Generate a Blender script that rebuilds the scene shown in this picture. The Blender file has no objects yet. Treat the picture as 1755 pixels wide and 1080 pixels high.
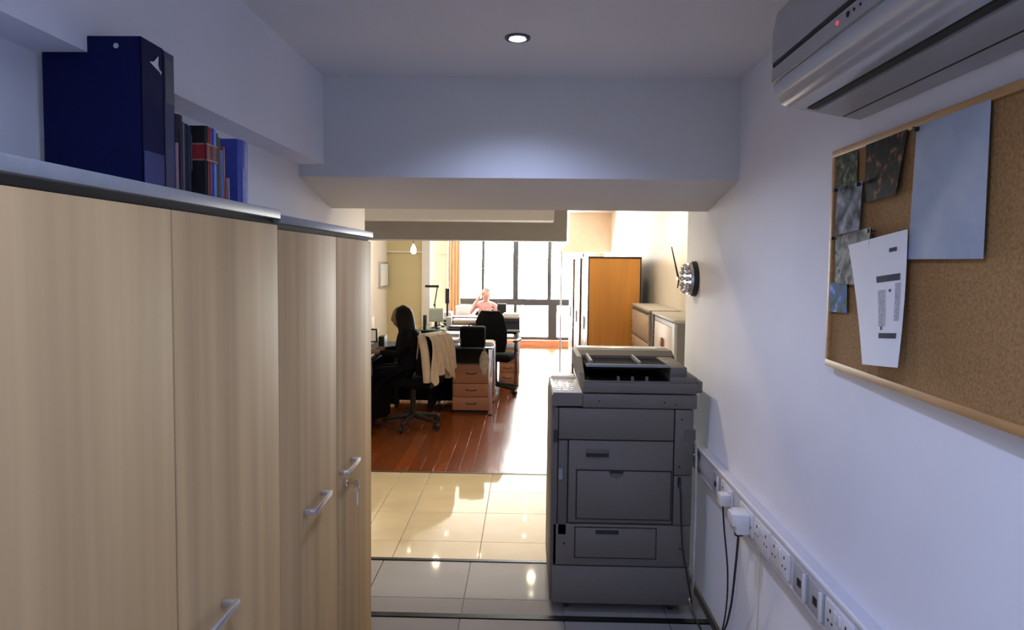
import bpy, bmesh, math, random
from mathutils import Vector, Matrix
random.seed(7)
PI = math.pi
SC = bpy.context.scene
COL = SC.collection

# ------------------------------------------------------------------ camera
YAW, PITCH, ROLL, FPX = math.atan(25.5/1121), math.atan(60/1121), 0.011, 1121.0
def make_camera():
    f = Vector((-math.sin(YAW)*math.cos(PITCH), math.cos(YAW)*math.cos(PITCH), -math.sin(PITCH)))
    r = Vector((math.cos(YAW), math.sin(YAW), 0)); d = f.cross(r)
    c, s = math.cos(ROLL), math.sin(ROLL)
    r2, d2 = r*c - d*s, r*s + d*c
    cd = bpy.data.cameras.new('camera'); co = bpy.data.objects.new('camera', cd); COL.objects.link(co)
    m = Matrix((r2, -d2, -f)).transposed().to_4x4(); m.translation = Vector((0, 0, 1.65))
    co.matrix_world = m
    cd.sensor_fit = 'HORIZONTAL'; cd.sensor_width = 36.0; cd.lens = FPX/1755*36
    cd.shift_y = (508-540)/1755.0; cd.clip_start = 0.02; cd.clip_end = 200
    SC.camera = co
make_camera()

# ------------------------------------------------------------------ world, light, exposure
SC.view_settings.view_transform = 'Standard'; SC.view_settings.look = 'None'
SC.view_settings.gamma = 1.0; SC.view_settings.use_curve_mapping = False
SC.view_settings.exposure = 0.0
W = bpy.data.worlds.new('overcast_sky'); SC.world = W; W.use_nodes = True
bg = W.node_tree.nodes['Background']; bg.inputs[0].default_value = (1.0, 0.985, 0.95, 1); bg.inputs[1].default_value = 60.0
SC.cycles.max_bounces = 10; SC.cycles.diffuse_bounces = 6; SC.cycles.sample_clamp_indirect = 6.0
SC.cycles.caustics_reflective = False; SC.cycles.caustics_refractive = False

COOL = (0.54, 0.655, 1.0); WARM = (1.0, 0.80, 0.50)
def spot(name, loc, power, color, angle=150, blend=1.0, radius=0.04, aim=None):
    l = bpy.data.lights.new(name, 'SPOT'); l.energy = power; l.color = color
    l.spot_size = math.radians(angle); l.spot_blend = blend; l.shadow_soft_size = radius
    o = bpy.data.objects.new(name, l); COL.objects.link(o); o.location = loc
    if aim: o.rotation_euler = (Vector(aim)-Vector(loc)).to_track_quat('-Z', 'Y').to_euler()
    return o
spot('downlight_beam', (-0.042, 2.266, 2.385), 44, (0.50, 0.60, 1.0), 140)
spot('downlight_beam', (-0.042, 0.75, 2.385), 45, COOL)
spot('downlight_beam', (-0.40, -0.6, 2.385), 72, COOL, 165, .6, .08)
spot('downlight_beam', (0.10, -1.7, 2.385), 74, COOL, 165, .6, .08)
spot('warm_downlight_beam', (-0.45, 4.25, 2.45), 85, WARM, 85)
spot('warm_downlight_beam', (-0.15, 3.85, 2.45), 75, WARM, 140)
spot('warm_downlight_beam', (0.85, 6.3, 2.45), 50, WARM, 165, .6, .08)
spot('warm_downlight_beam', (-1.2, 8.7, 2.45), 30, WARM, 150)
spot('warm_downlight_beam', (0.1, 8.3, 2.45), 30, WARM, 150)
pl = bpy.data.lights.new('window_portal', 'AREA'); pl.shape = 'RECTANGLE'; pl.size = 2.4; pl.size_y = 2.4; pl.cycles.is_portal = True
po = bpy.data.objects.new('window_portal', pl); COL.objects.link(po); po.location = (-0.1, 12.72, 1.27); po.rotation_euler = (-PI/2, 0, 0)

# ------------------------------------------------------------------ materials
def lin(c): return tuple(((v/255)/12.92 if v/255 <= .04045 else ((v/255+.055)/1.055)**2.4) for v in c)
def mat(name, col, rough=.6, metal=0, noise=0, nscale=(8, 8, 8), bump=0, rand=0, coat=0, emit=None, estr=0, spec=None, trans=0, alpha=None):
    """procedural material: base colour with noise variation (stretched by nscale), per-object tint, bump"""
    m = bpy.data.materials.new(name); m.use_nodes = True
    nt = m.node_tree; b = nt.nodes['Principled BSDF']
    b.inputs['Base Color'].default_value = (*col, 1); b.inputs['Roughness'].default_value = rough
    b.inputs['Metallic'].default_value = metal; b.inputs['Coat Weight'].default_value = coat
    b.inputs['Coat Roughness'].default_value = .12
    if spec is not None: b.inputs['Specular IOR Level'].default_value = spec
    if trans: b.inputs['Transmission Weight'].default_value = trans
    if alpha is not None: b.inputs['Alpha'].default_value = alpha
    if emit: b.inputs['Emission Color'].default_value = (*emit, 1); b.inputs['Emission Strength'].default_value = estr
    if noise or bump or rand:
        tc = nt.nodes.new('ShaderNodeTexCoord'); mp = nt.nodes.new('ShaderNodeMapping'); mp.inputs['Scale'].default_value = nscale
        nt.links.new(tc.outputs['Object'], mp.inputs['Vector'])
        if rand:
            oi = nt.nodes.new('ShaderNodeObjectInfo'); cx = nt.nodes.new('ShaderNodeCombineXYZ')
            mu = nt.nodes.new('ShaderNodeMath'); mu.operation = 'MULTIPLY'; mu.inputs[1].default_value = 37.0
            nt.links.new(oi.outputs['Random'], mu.inputs[0])
            for k in range(3): nt.links.new(mu.outputs[0], cx.inputs[k])
            nt.links.new(cx.outputs[0], mp.inputs['Location'])
        nz = nt.nodes.new('ShaderNodeTexNoise'); nz.inputs['Scale'].default_value = 1.0; nz.inputs['Detail'].default_value = 5
        nt.links.new(mp.outputs[0], nz.inputs['Vector'])
        rp = nt.nodes.new('ShaderNodeValToRGB')
        rp.color_ramp.elements[0].position = .3; rp.color_ramp.elements[1].position = .7
        rp.color_ramp.elements[0].color = (*[max(0, v*(1-noise)) for v in col], 1); rp.color_ramp.elements[1].color = (*[min(1, v*(1+noise)) for v in col], 1)
        nt.links.new(nz.outputs['Fac'], rp.inputs['Fac'])
        out = rp.outputs[0]
        if rand:
            hs = nt.nodes.new('ShaderNodeHueSaturation'); mr = nt.nodes.new('ShaderNodeMapRange')
            mr.inputs['To Min'].default_value = 1-rand; mr.inputs['To Max'].default_value = 1+rand
            nt.links.new(oi.outputs['Random'], mr.inputs['Value']); nt.links.new(mr.outputs[0], hs.inputs['Value'])
            nt.links.new(out, hs.inputs['Color']); out = hs.outputs[0]
        nt.links.new(out, b.inputs['Base Color'])
        if bump:
            bp = nt.nodes.new('ShaderNodeBump'); bp.inputs['Strength'].default_value = bump; bp.inputs['Distance'].default_value = .004
            nt.links.new(nz.outputs['Fac'], bp.inputs['Height']); nt.links.new(bp.outputs[0], b.inputs['Normal'])
    return m
def pane_mat(name, tint=(1, 1, 1), gloss=.08):
    m = bpy.data.materials.new(name); m.use_nodes = True; nt = m.node_tree; nt.nodes.clear()
    o = nt.nodes.new('ShaderNodeOutputMaterial'); mx = nt.nodes.new('ShaderNodeMixShader'); t = nt.nodes.new('ShaderNodeBsdfTransparent')
    g = nt.nodes.new('ShaderNodeBsdfGlossy'); g.inputs['Roughness'].default_value = .02; t.inputs[0].default_value = (*tint, 1)
    mx.inputs[0].default_value = gloss
    nt.links.new(t.outputs[0], mx.inputs[1]); nt.links.new(g.outputs[0], mx.inputs[2]); nt.links.new(mx.outputs[0], o.inputs[0])
    return m
def cells_mat(name, cols, scale, rough=.75):
    """printed picture: irregular coloured patches"""
    m = bpy.data.materials.new(name); m.use_nodes = True; nt = m.node_tree; b = nt.nodes['Principled BSDF']; b.inputs['Roughness'].default_value = rough; b.inputs['Specular IOR Level'].default_value = .12
    tc = nt.nodes.new('ShaderNodeTexCoord'); nz = nt.nodes.new('ShaderNodeTexNoise'); nz.inputs['Scale'].default_value = scale; nz.inputs['Detail'].default_value = 3
    rp = nt.nodes.new('ShaderNodeValToRGB'); rp.color_ramp.elements[0].color = (*cols[0], 1); rp.color_ramp.elements[0].position = .32
    rp.color_ramp.elements[1].color = (*cols[-1], 1); rp.color_ramp.elements[1].position = .7
    for i, c in enumerate(cols[1:-1]):
        e = rp.color_ramp.elements.new(.32+.38*(i+1)/(len(cols)-1)); e.color = (*c, 1)
    nt.links.new(tc.outputs['Object'], nz.inputs['Vector']); nt.links.new(nz.outputs['Fac'], rp.inputs['Fac']); nt.links.new(rp.outputs[0], b.inputs['Base Color'])
    return m
M = {}
M['wall'] = mat('white_wall_paint', (.80, .805, .855), .75, noise=.03, nscale=(3, 3, 3), bump=.03)
M['ceil'] = mat('ceiling_paint', (.77, .76, .765), .8, noise=.03, nscale=(2, 2, 2))
M['beam'] = mat('beam_paint', (.66, .66, .65), .8, noise=.03, nscale=(2, 2, 2))
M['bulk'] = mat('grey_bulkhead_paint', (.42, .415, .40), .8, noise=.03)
M['cream'] = mat('cream_wall_paint', (.82, .76, .66), .7, noise=.03, nscale=(3, 3, 3))
M['warmwhite'] = mat('warm_white_paint', (.84, .80, .73), .7, noise=.02)
M['yellow'] = mat('yellow_wall_paint', (.70, .60, .34), .7, noise=.04, nscale=(2, 2, 2))
M['beige'] = mat('beige_hood_paint', (.80, .64, .46), .7, noise=.03)
M['grout'] = mat('dark_grout', (.16, .15, .14), .8, noise=.1)
M['tile'] = mat('polished_cream_tile', (.58, .50, .35), .045, noise=.06, nscale=(3, 5, 3), rand=.05, spec=.6)
M['gtile'] = mat('polished_grey_tile', (.22, .215, .21), .06, noise=.07, nscale=(3, 6, 3), rand=.06, spec=.6)
M['plank'] = mat('red_brown_parquet', (.19, .047, .010), .27, noise=.10, nscale=(22, 3, 10), rand=.22, coat=.2)
M['thresh'] = mat('dark_metal_threshold', (.03, .03, .033), .25, metal=.7, noise=.1)
M['brownwood'] = mat('brown_timber', (.42, .20, .11), .5, noise=.25, nscale=(3, 40, 40))
M['base'] = mat('dark_brown_skirting', (.06, .045, .04), .5, noise=.2)
M['door'] = mat('birch_laminate', (.48, .322, .16), .65, noise=.16, nscale=(14, 14, .5), rand=.04, spec=.08)
M['carcass'] = mat('dark_recess_board', (.03, .03, .03), .7, noise=.1)
M['slab'] = mat('grey_melamine', (.21, .215, .235), .5, noise=.05, nscale=(60, 60, 60))
M['steel'] = mat('brushed_steel', (.62, .63, .68), .32, metal=.85, noise=.05)
M['chrome'] = mat('chrome', (.75, .75, .78), .12, metal=1, noise=.02)
M['black'] = mat('black_plastic', (.012, .012, .013), .5, noise=.1)
M['mattblack'] = mat('matt_black_plastic', (.010, .010, .011), .95, noise=.05, spec=.08)
M['gapshade'] = mat('door_gap_shade', lin((54, 34, 18)), .9, noise=.05, spec=.1)  # shade of the door gap as a dark brown colour
M['softblack'] = mat('black_upholstery', (.007, .008, .009), .9, noise=.2, nscale=(60, 60, 60), bump=.2, spec=.1)
M['copier'] = mat('grey_copier_plastic', (.125, .112, .098), .55, noise=.05, nscale=(80, 80, 80), bump=.05)
M['copier2'] = mat('darker_copier_plastic', (.095, .087, .078), .5, noise=.05)
M['copierlit'] = mat('lit_copier_plastic', (.70, .68, .64), .22, noise=.03)  # copier plastic with daylight and window reflection put into a pale colour
M['copiergap'] = mat('copier_gap', (.012, .012, .014), .7, noise=.05)  # shade of gaps and slots as near-black; buttons and badge use it too
M['acwhite'] = mat('grey_white_appliance_plastic', (.36, .365, .38), .28, noise=.03)
M['acpale'] = mat('pale_vane_plastic', (.42, .425, .44), .16, noise=.03, coat=.4)
M['led'] = mat('red_indicator', (.6, .1, .12), .4, emit=(1, .12, .15), estr=.5)
M['cork'] = mat('cork_board', lin((150, 112, 66)), .9, noise=.28, nscale=(160, 160, 160), bump=.25)
M['oak'] = mat('oak_frame', lin((178, 134, 84)), .55, noise=.18, nscale=(6, 6, 60))
M['paper'] = mat('white_paper', (.80, .80, .82), .8, noise=.02)
M['ink'] = mat('dark_ink', (.03, .03, .06), .8, noise=.05)
M['greyink'] = mat('grey_ink', (.42, .43, .48), .8, noise=.3, nscale=(150, 150, 150))
M['socket'] = mat('white_socket_plastic', (.70, .69, .70), .35, noise=.02)
M['trunk'] = mat('trunking_plastic', (.56, .55, .60), .4, noise=.03)
M['greyplate'] = mat('grey_plate_plastic', (.40, .40, .42), .4, noise=.03)
M['cable'] = mat('black_cable', (.015, .015, .017), .5, noise=.05)
M['whitecable'] = mat('white_cable', (.5, .5, .5), .5, noise=.05)
M['navy'] = mat('navy_binder_cloth', lin((6, 14, 62)), .5, noise=.12, nscale=(90, 90, 90), spec=.15)
M['slate'] = mat('slate_binder_cloth', lin((62, 66, 98)), .5, noise=.1, nscale=(90, 90, 90))
M['labelgrey'] = mat('faded_label', lin((92, 88, 100)), .6, noise=.08)
M['labelblue'] = mat('blue_label', lin((46, 52, 112)), .5, noise=.1)
M['winframe'] = mat('dark_aluminium', (.045, .05, .055), .45, metal=.3, noise=.05)
M['glass'] = pane_mat('window_glass', (.98, 1, 1), .06)
M['curtain'] = mat('orange_brown_curtain', (.50, .32, .19), .85, noise=.12, nscale=(30, 30, 2))
M['orange'] = mat('orange_cherry_veneer', (.60, .27, .055), .42, noise=.12, nscale=(10, 10, .8))
M['blacktrim'] = mat('black_edge_trim', (.015, .012, .012), .5, noise=.05)
M['whitegloss'] = mat('white_gloss_door', (.80, .80, .80), .15, noise=.02)
M['brownveneer'] = mat('red_brown_veneer', (.30, .12, .06), .35, noise=.2, nscale=(10, 10, .8))
M['lowgrey'] = mat('grey_steel_case', (.22, .235, .24), .5, noise=.04)
M['lowtop'] = mat('pale_grey_top', (.50, .48, .45), .5, noise=.05)
M['lowfront'] = mat('pale_maple_front', (.72, .57, .42), .5, noise=.1, nscale=(1, 12, 12))
M['pull'] = mat('orange_wood_pull', (.35, .14, .03), .5, noise=.2)
M['pedfront'] = mat('cherry_drawer_front', (.50, .24, .13), .45, noise=.12, nscale=(2, 12, 12))
M['deskblack'] = mat('black_desk_board', (.009, .009, .011), .75, noise=.1, spec=.12)
M['glasstop'] = mat('green_glass_top', (.03, .09, .08), .06, noise=.05, coat=.6)
M['skin'] = mat('skin', (.22, .12, .08), .55, noise=.06, nscale=(30, 30, 30))
M['pinkskin'] = mat('fair_skin', (.62, .36, .28), .55, noise=.06, nscale=(30, 30, 30))
M['hair'] = mat('black_hair', (.006, .005, .005), .6, noise=.3, nscale=(90, 90, 5), bump=.4, spec=.15)
M['greyhair'] = mat('grey_hair', (.30, .26, .25), .7, noise=.3, nscale=(90, 90, 20), bump=.4)
M['blacktop'] = mat('black_clothing', (.006, .006, .008), .9, noise=.25, nscale=(20, 20, 20), bump=.3, spec=.08)
M['pinktop'] = mat('pink_shirt', (.66, .36, .33), .8, noise=.18, nscale=(35, 35, 35), bump=.3)
M['jacket'] = mat('cream_jacket', (.62, .52, .40), .85, noise=.1, nscale=(30, 30, 6), bump=.3)
M['file'] = mat('red_brown_file', (.20, .07, .04), .6, noise=.15)
M['tan'] = mat('tan_card', (.60, .44, .28), .7, noise=.1)
M['screenback'] = mat('pale_green_grey_plastic', (.50, .54, .47), .5, noise=.05)
M['screen'] = mat('cream_screen', (.62, .56, .45), .3, noise=.06, nscale=(12, 12, 12), emit=(.9, .78, .6), estr=.25)
M['lampglow'] = mat('pendant_glow', (.9, .85, .7), .4, emit=(1, .88, .62), estr=9)
M['spotglow'] = mat('warm_spot_glow', (.9, .85, .7), .4, emit=(1, .82, .55), estr=25)
M['coolglow'] = mat('cool_spot_glow', (.9, .9, 1), .4, emit=(.86, .9, 1), estr=30)
M['darkring'] = mat('dark_chrome_ring', (.10, .10, .11), .3, metal=.8, noise=.05)
M['bagfilm'] = mat('clear_bag_film', (.65, .60, .52), .35, noise=.2, nscale=(30, 30, 30), alpha=.45)
M['navybox'] = mat('navy_plastic', (.035, .04, .07), .5, noise=.05)
M['offwhite'] = mat('off_white_plastic', (.62, .60, .56), .5, noise=.05)

# ------------------------------------------------------------------ mesh helpers
def bx(bm, x0, x1, y0, y1, z0, z1, bev=0, seg=2):
    r = bmesh.ops.create_cube(bm, size=1)
    for v in r['verts']:
        v.co = Vector(((x0+x1)/2+v.co.x*(x1-x0), (y0+y1)/2+v.co.y*(y1-y0), (z0+z1)/2+v.co.z*(z1-z0)))
    if bev:
        es = list({e for v in r['verts'] for e in v.link_edges})
        bmesh.ops.bevel(bm, geom=es, offset=bev, segments=seg, affect='EDGES', profile=.5)
def cyl(bm, a, b, r0, r1=None, n=16, cap=True):
    a, b = Vector(a), Vector(b); r1 = r0 if r1 is None else r1
    q = (b-a).normalized().to_track_quat('Z', 'Y')
    A = [bm.verts.new(a+q @ Vector((r0*math.cos(2*PI*i/n), r0*math.sin(2*PI*i/n), 0))) for i in range(n)]
    B = [bm.verts.new(b+q @ Vector((r1*math.cos(2*PI*i/n), r1*math.sin(2*PI*i/n), 0))) for i in range(n)]
    for i in range(n): bm.faces.new((A[i], A[(i+1) % n], B[(i+1) % n], B[i]))
    if cap: bm.faces.new(A[::-1]); bm.faces.new(B)
def ball(bm, c, r, seg=14, rings=10):
    r = (r, r, r) if not hasattr(r, '__len__') else r
    res = bmesh.ops.create_uvsphere(bm, u_segments=seg, v_segments=rings, radius=1)
    for v in res['verts']: v.co = Vector((c[0]+v.co.x*r[0], c[1]+v.co.y*r[1], c[2]+v.co.z*r[2]))
    return res['verts']
def smooth_path(pts, n=6):
    P = [Vector(p) for p in pts]; out = []
    for i in range(len(P)-1):
        p0, p1, p2, p3 = P[max(i-1, 0)], P[i], P[i+1], P[min(i+2, len(P)-1)]
        for k in range(n):
            t = k/n
            out.append(.5*((2*p1)+(p2-p0)*t+(2*p0-5*p1+4*p2-p3)*t*t+(3*p1-p0-3*p2+p3)*t**3))
    return out+[P[-1]]
def tube(bm, pts, r, n=8, sm=6):
    pts = smooth_path(pts, sm) if sm else [Vector(p) for p in pts]
    rings = []
    for i, p in enumerate(pts):
        t = (pts[min(i+1, len(pts)-1)]-pts[max(i-1, 0)]).normalized()
        q = t.to_track_quat('Z', 'Y')
        rings.append([bm.verts.new(p+q @ Vector((r*math.cos(2*PI*k/n), r*math.sin(2*PI*k/n), 0))) for k in range(n)])
    for a, b in zip(rings, rings[1:]):
        best = min(range(n), key=lambda s: sum((a[k].co-b[(k+s) % n].co).length for k in range(n)))
        for k in range(n): bm.faces.new((a[k], a[(k+1) % n], b[(k+1+best) % n], b[(k+best) % n]))
    bm.faces.new(rings[0][::-1]); bm.faces.new(rings[-1])
def prism(bm, prof, a0, a1, axis='y'):
    """extrude a 2-D outline along an axis; profile axes are the other two in order"""
    def pt(u, v, a): return {'x': (a, u, v), 'y': (u, a, v), 'z': (u, v, a)}[axis]
    A = [bm.verts.new(pt(u, v, a0)) for u, v in prof]; B = [bm.verts.new(pt(u, v, a1)) for u, v in prof]
    n = len(prof)
    for i in range(n): bm.faces.new((A[i], A[(i+1) % n], B[(i+1) % n], B[i]))
    bm.faces.new(A[::-1]); bm.faces.new(B)
def lathe(bm, c, prof, n=20):
    rings = [[bm.verts.new((c[0]+r*math.cos(2*PI*k/n), c[1]+r*math.sin(2*PI*k/n), c[2]+z)) for k in range(n)] for r, z in prof]
    for a, b in zip(rings, rings[1:]):
        for k in range(n): bm.faces.new((a[k], a[(k+1) % n], b[(k+1) % n], b[k]))
    bm.faces.new(rings[0][::-1]); bm.faces.new(rings[-1])
def NB(): return bmesh.new()
WP = {}
def wpos(o): return WP.get(o.name, Vector((0, 0, 0)))
def obj(name, bm, m, parent=None, smooth=False, base=False):
    """one mesh object; coordinates in bm are the world's (or the root's own frame when it is rotated)"""
    bmesh.ops.recalc_face_normals(bm, faces=bm.faces[:])
    me = bpy.data.meshes.new(name)
    lo = Vector([min(v.co[i] for v in bm.verts) for i in range(3)]); hi = Vector([max(v.co[i] for v in bm.verts) for i in range(3)])
    c = (lo+hi)/2
    if base or parent is None: c.z = lo.z
    for v in bm.verts: v.co -= c
    bm.to_mesh(me); bm.free()
    for mm in (m if isinstance(m, (list, tuple)) else [m]): me.materials.append(mm)
    if smooth:
        me.polygons.foreach_set('use_smooth', [True]*len(me.polygons))
        me.set_sharp_from_angle(angle=math.radians(38))
    o = bpy.data.objects.new(name, me); COL.objects.link(o)
    if parent is not None:
        o.parent = parent; o.location = c-wpos(parent)
    else: o.location = c
    WP[o.name] = c
    return o
def box(name, d, m, parent=None, bev=0, **k):
    bm = NB(); bx(bm, *d, bev=bev); return obj(name, bm, m, parent, smooth=bool(bev), **k)
def tag(o, label, cat, group=None, kind=None):
    o['label'] = label; o['category'] = cat
    if group: o['group'] = group
    if kind: o['kind'] = kind
    return o
def thing(name, label, cat, loc, group=None):
    o = bpy.data.objects.new(name, None); COL.objects.link(o); o.location = loc; WP[o.name] = Vector(loc)
    o.empty_display_size = .1
    return tag(o, label, cat, group)
def struct(name, boxes, m, parent=None):
    bm = NB()
    for b in boxes: bx(bm, *b)
    o = obj(name, bm, m, parent); o['kind'] = 'structure'; return o
def copy_tree(o, loc, label, group=None):
    r = o.copy(); COL.objects.link(r); r.location = loc; r['label'] = label; WP[r.name] = Vector(loc)
    if group: r['group'] = group
    for ch in list(o.children):
        c = ch.copy(); COL.objects.link(c); c.parent = r
        for g in ch.children:
            d = g.copy(); COL.objects.link(d); d.parent = c
    return r

# ------------------------------------------------------------------ room shell
XL, XR, FXL, FXR, FY, CZ, FCZ = -0.96, 0.867, -2.15, 1.45, 12.6, 2.41, 2.5
floor = struct('floor', [(FXL-.1, FXR+.1, -2.6, 13.0, -.10, -.008)], M['grout'])
def tiles(xs, ys, m):
    cache = {}
    for i in range(len(xs)-1):
        for j in range(len(ys)-1):
            w, d = round(xs[i+1]-xs[i]-.003, 4), round(ys[j+1]-ys[j]-.003, 4)
            k = (w, d)
            if k not in cache:
                bm = NB(); bx(bm, -w/2, w/2, -d/2, d/2, -.008, 0, bev=.0012, seg=1)
                me = bpy.data.meshes.new('tile'); bm.to_mesh(me); bm.free(); me.materials.append(m); cache[k] = me
            o = bpy.data.objects.new('tile', cache[k]); COL.objects.link(o); o.parent = floor
            o.location = Vector(((xs[i]+xs[i+1])/2, (ys[j]+ys[j+1])/2, 0))-WP['floor']
tiles([-.96, -.73, -.25, .23, .71, .867], [3.53, 3.76, 4.2, 4.6, 4.99], M['tile'])
tiles([FXL, -1.69, -1.21, -.96], [3.85, 4.2, 4.6, 4.99], M['tile'])
tiles([.867, 1.19, FXR], [3.58, 3.76, 4.2, 4.6, 4.99], M['tile'])
tiles([-.96, -.77, -.29, .19, .67, .867], [2.97, 3.11, 3.50], M['gtile'])
tiles([-.96, -.77, -.29, .19, .67, .867], [.53, 1.01, 1.49, 1.97, 2.45, 2.93], M['gtile'])
# parquet
pw, plen = .102, .96
pme = []
for L in (plen, .48, .30):
    bm = NB(); bx(bm, -pw/2+.0007, pw/2-.0007, -L/2+.0007, L/2-.0007, -.008, 0, bev=.0008, seg=1)
    me = bpy.data.meshes.new('plank'); bm.to_mesh(me); bm.free(); me.materials.append(M['plank']); pme.append((L, me))
x = FXL+pw/2; i = 0
while x < FXR:
    y = 5.02; k = 0
    while y < FY-.05:
        L, me = pme[0]
        if k == 0 and i % 2: L, me = pme[1]
        if y+L > FY+.2: L, me = pme[1]
        o = bpy.data.objects.new('plank', me); COL.objects.link(o); o.parent = floor; o.location = Vector((x, y+L/2, 0))-WP['floor']
        y += L; k += 1
    x += pw; i += 1
for n, y, w in ((1, 2.95, .034), (2, 3.515, .026)):
    struct('trim_%d' % n, [(XL, XR, y-w/2, y+w/2, -.008, .004)], M['thresh'])
struct('trim_3', [(FXL, FXR, 4.992, 5.018, -.008, .003)], M['base'])

struct('wall_left', [(XL-.1, XL, -2.5, 3.85, 0, FCZ), (FXL-.1, XL-.05, 3.75, 3.845, 0, FCZ)], M['wall'])
struct('wall_right', [(XR, XR+.1, -2.5, 3.58, 0, FCZ), (XR+.05, FXR+.1, 3.48, 3.575, 0, FCZ)], M['wall'])
struct('wall_back', [(XL-.1, XR+.1, -2.6, -2.5, 0, FCZ)], M['wall'])
struct('ceiling', [(XL-.1, XR+.1, -2.6, 2.8, CZ, CZ+.15), (FXL-.1, FXR+.1, 2.8, 13.0, FCZ, FCZ+.12)], M['ceil'])
bm = NB(); prism(bm, [(2.74, 1.995), (3.2, 1.9), (3.2, FCZ), (2.74, FCZ)], XL, XR, 'x'); o = obj('trim_4', bm, M['beam']); o['kind'] = 'structure'    # deep beam with sloping underside
struct('trim_5', [(XL, -.855, -2.5, 2.74, 2.045, CZ)], M['wall'])                            # soffit along the left wall
struct('trim_6', [(FXL, .20, 5.0, 5.25, 1.962, FCZ)], M['warmwhite'])                       # pale bulkhead
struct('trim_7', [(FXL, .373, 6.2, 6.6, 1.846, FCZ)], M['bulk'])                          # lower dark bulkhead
struct('wall_far_left', [(FXL-.1, FXL, 3.85, 12.9, 0, FCZ)], M['cream'])
struct('wall_far_right', [(FXR, FXR+.1, 3.58, 12.9, 0, FCZ)], M['warmwhite'])
struct('wall_far', [(FXL, -1.32, FY, FY+.2, 0, FCZ), (1.10, FXR, FY, FY+.2, 0, FCZ), (-1.32, 1.10, FY, FY+.2, 2.46, FCZ)], M['warmwhite'])
struct('wall_partition', [(FXL, -1.60, 10.0, 10.08, 0, FCZ)], M['yellow'])
struct('wall_pillar', [(-1.60, -1.475, 9.9, 10.1, 0, FCZ)], M['warmwhite'])
struct('wall_screen', [(-1.475, -1.26, 10.35, 10.45, 0, FCZ)], M['cream'])
struct('trim_8', [(FXL, -1.60, 9.97, 10.0, 1.765, 1.79)], M['warmwhite'])
struct('trim_9', [(-1.475, -1.26, 10.32, 10.35, 1.76, 1.785)], M['warmwhite'])
bm = NB(); prism(bm, [(.54, 1.82), (FXR, 1.82), (FXR, FCZ), (.72, FCZ), (.72, 1.99)], 11.4, 12.55, 'y'); o = obj('trim_10', bm, M['beige']); o['kind'] = 'structure'
struct('baseboard_right', [(XR-.012, XR, -2.5, 3.58, 0, .045)], M['base'])
struct('baseboard_left', [(XL, XL+.012, -2.5, 3.85, 0, .045)], M['base'])

# far window
win = struct('window_1', [(-1.32, 1.10, 12.64, 12.70, 2.40, 2.46), (-1.32, -1.28, 12.64, 12.70, 0.0, 2.46), (1.06, 1.10, 12.64, 12.70, 0.0, 2.46)], M['winframe'])
box('sill', (-1.28, 1.06, 12.52, 12.72, 0, .135), M['brownwood'], win)
box('rail', (-1.28, 1.06, 12.63, 12.71, .80, .925), M['winframe'], win)
box('bottom_rail', (-1.28, 1.06, 12.64, 12.70, .135, .19), M['winframe'], win)
XM = [(-.853, .055), (-.222, .105), (.43, .075)]
for x, w in XM: box('mullion', (x-w/2, x+w/2, 12.63, 12.71, .925, 2.40), M['winframe'], win)
XLO = [(-.853, .05), (-.222, .06), (.50, .17)]
for x, w in XLO: box('mullion', (x-w/2, x+w/2, 12.63, 12.71, .19, .80), M['winframe'], win)
def panes(xm, z0, z1):
    e = [-1.28]+[q for x, w in xm for q in (x-w/2, x+w/2)]+[1.06]
    for a, b in zip(e[::2], e[1::2]): box('pane', (a, b, 12.667, 12.673, z0, z1), M['glass'], win)
panes(XM, .925, 2.40); panes(XLO, .19, .80)

# curtain
bm = NB(); n = 40
A = []
for k in range(n+1):
    t = k/n; x = -1.56+.29*t; yy = 12.42+.022*math.sin(t*2*PI*5)
    A.append([bm.verts.new((x, yy, z)) for z in (.02, 1.2, 2.44)]+[bm.verts.new((x, yy+.006, z)) for z in (2.44, 1.2, .02)])
for a, b in zip(A, A[1:]):
    for j in range(6): bm.faces.new((a[j], a[(j+1) % 6], b[(j+1) % 6], b[j]))
bm.faces.new(A[0]); bm.faces.new(A[-1][::-1])
cu = obj('curtain', bm, M['curtain'], smooth=True); tag(cu, 'orange-brown curtain hanging at the left end of the far window', 'curtain')

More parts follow.
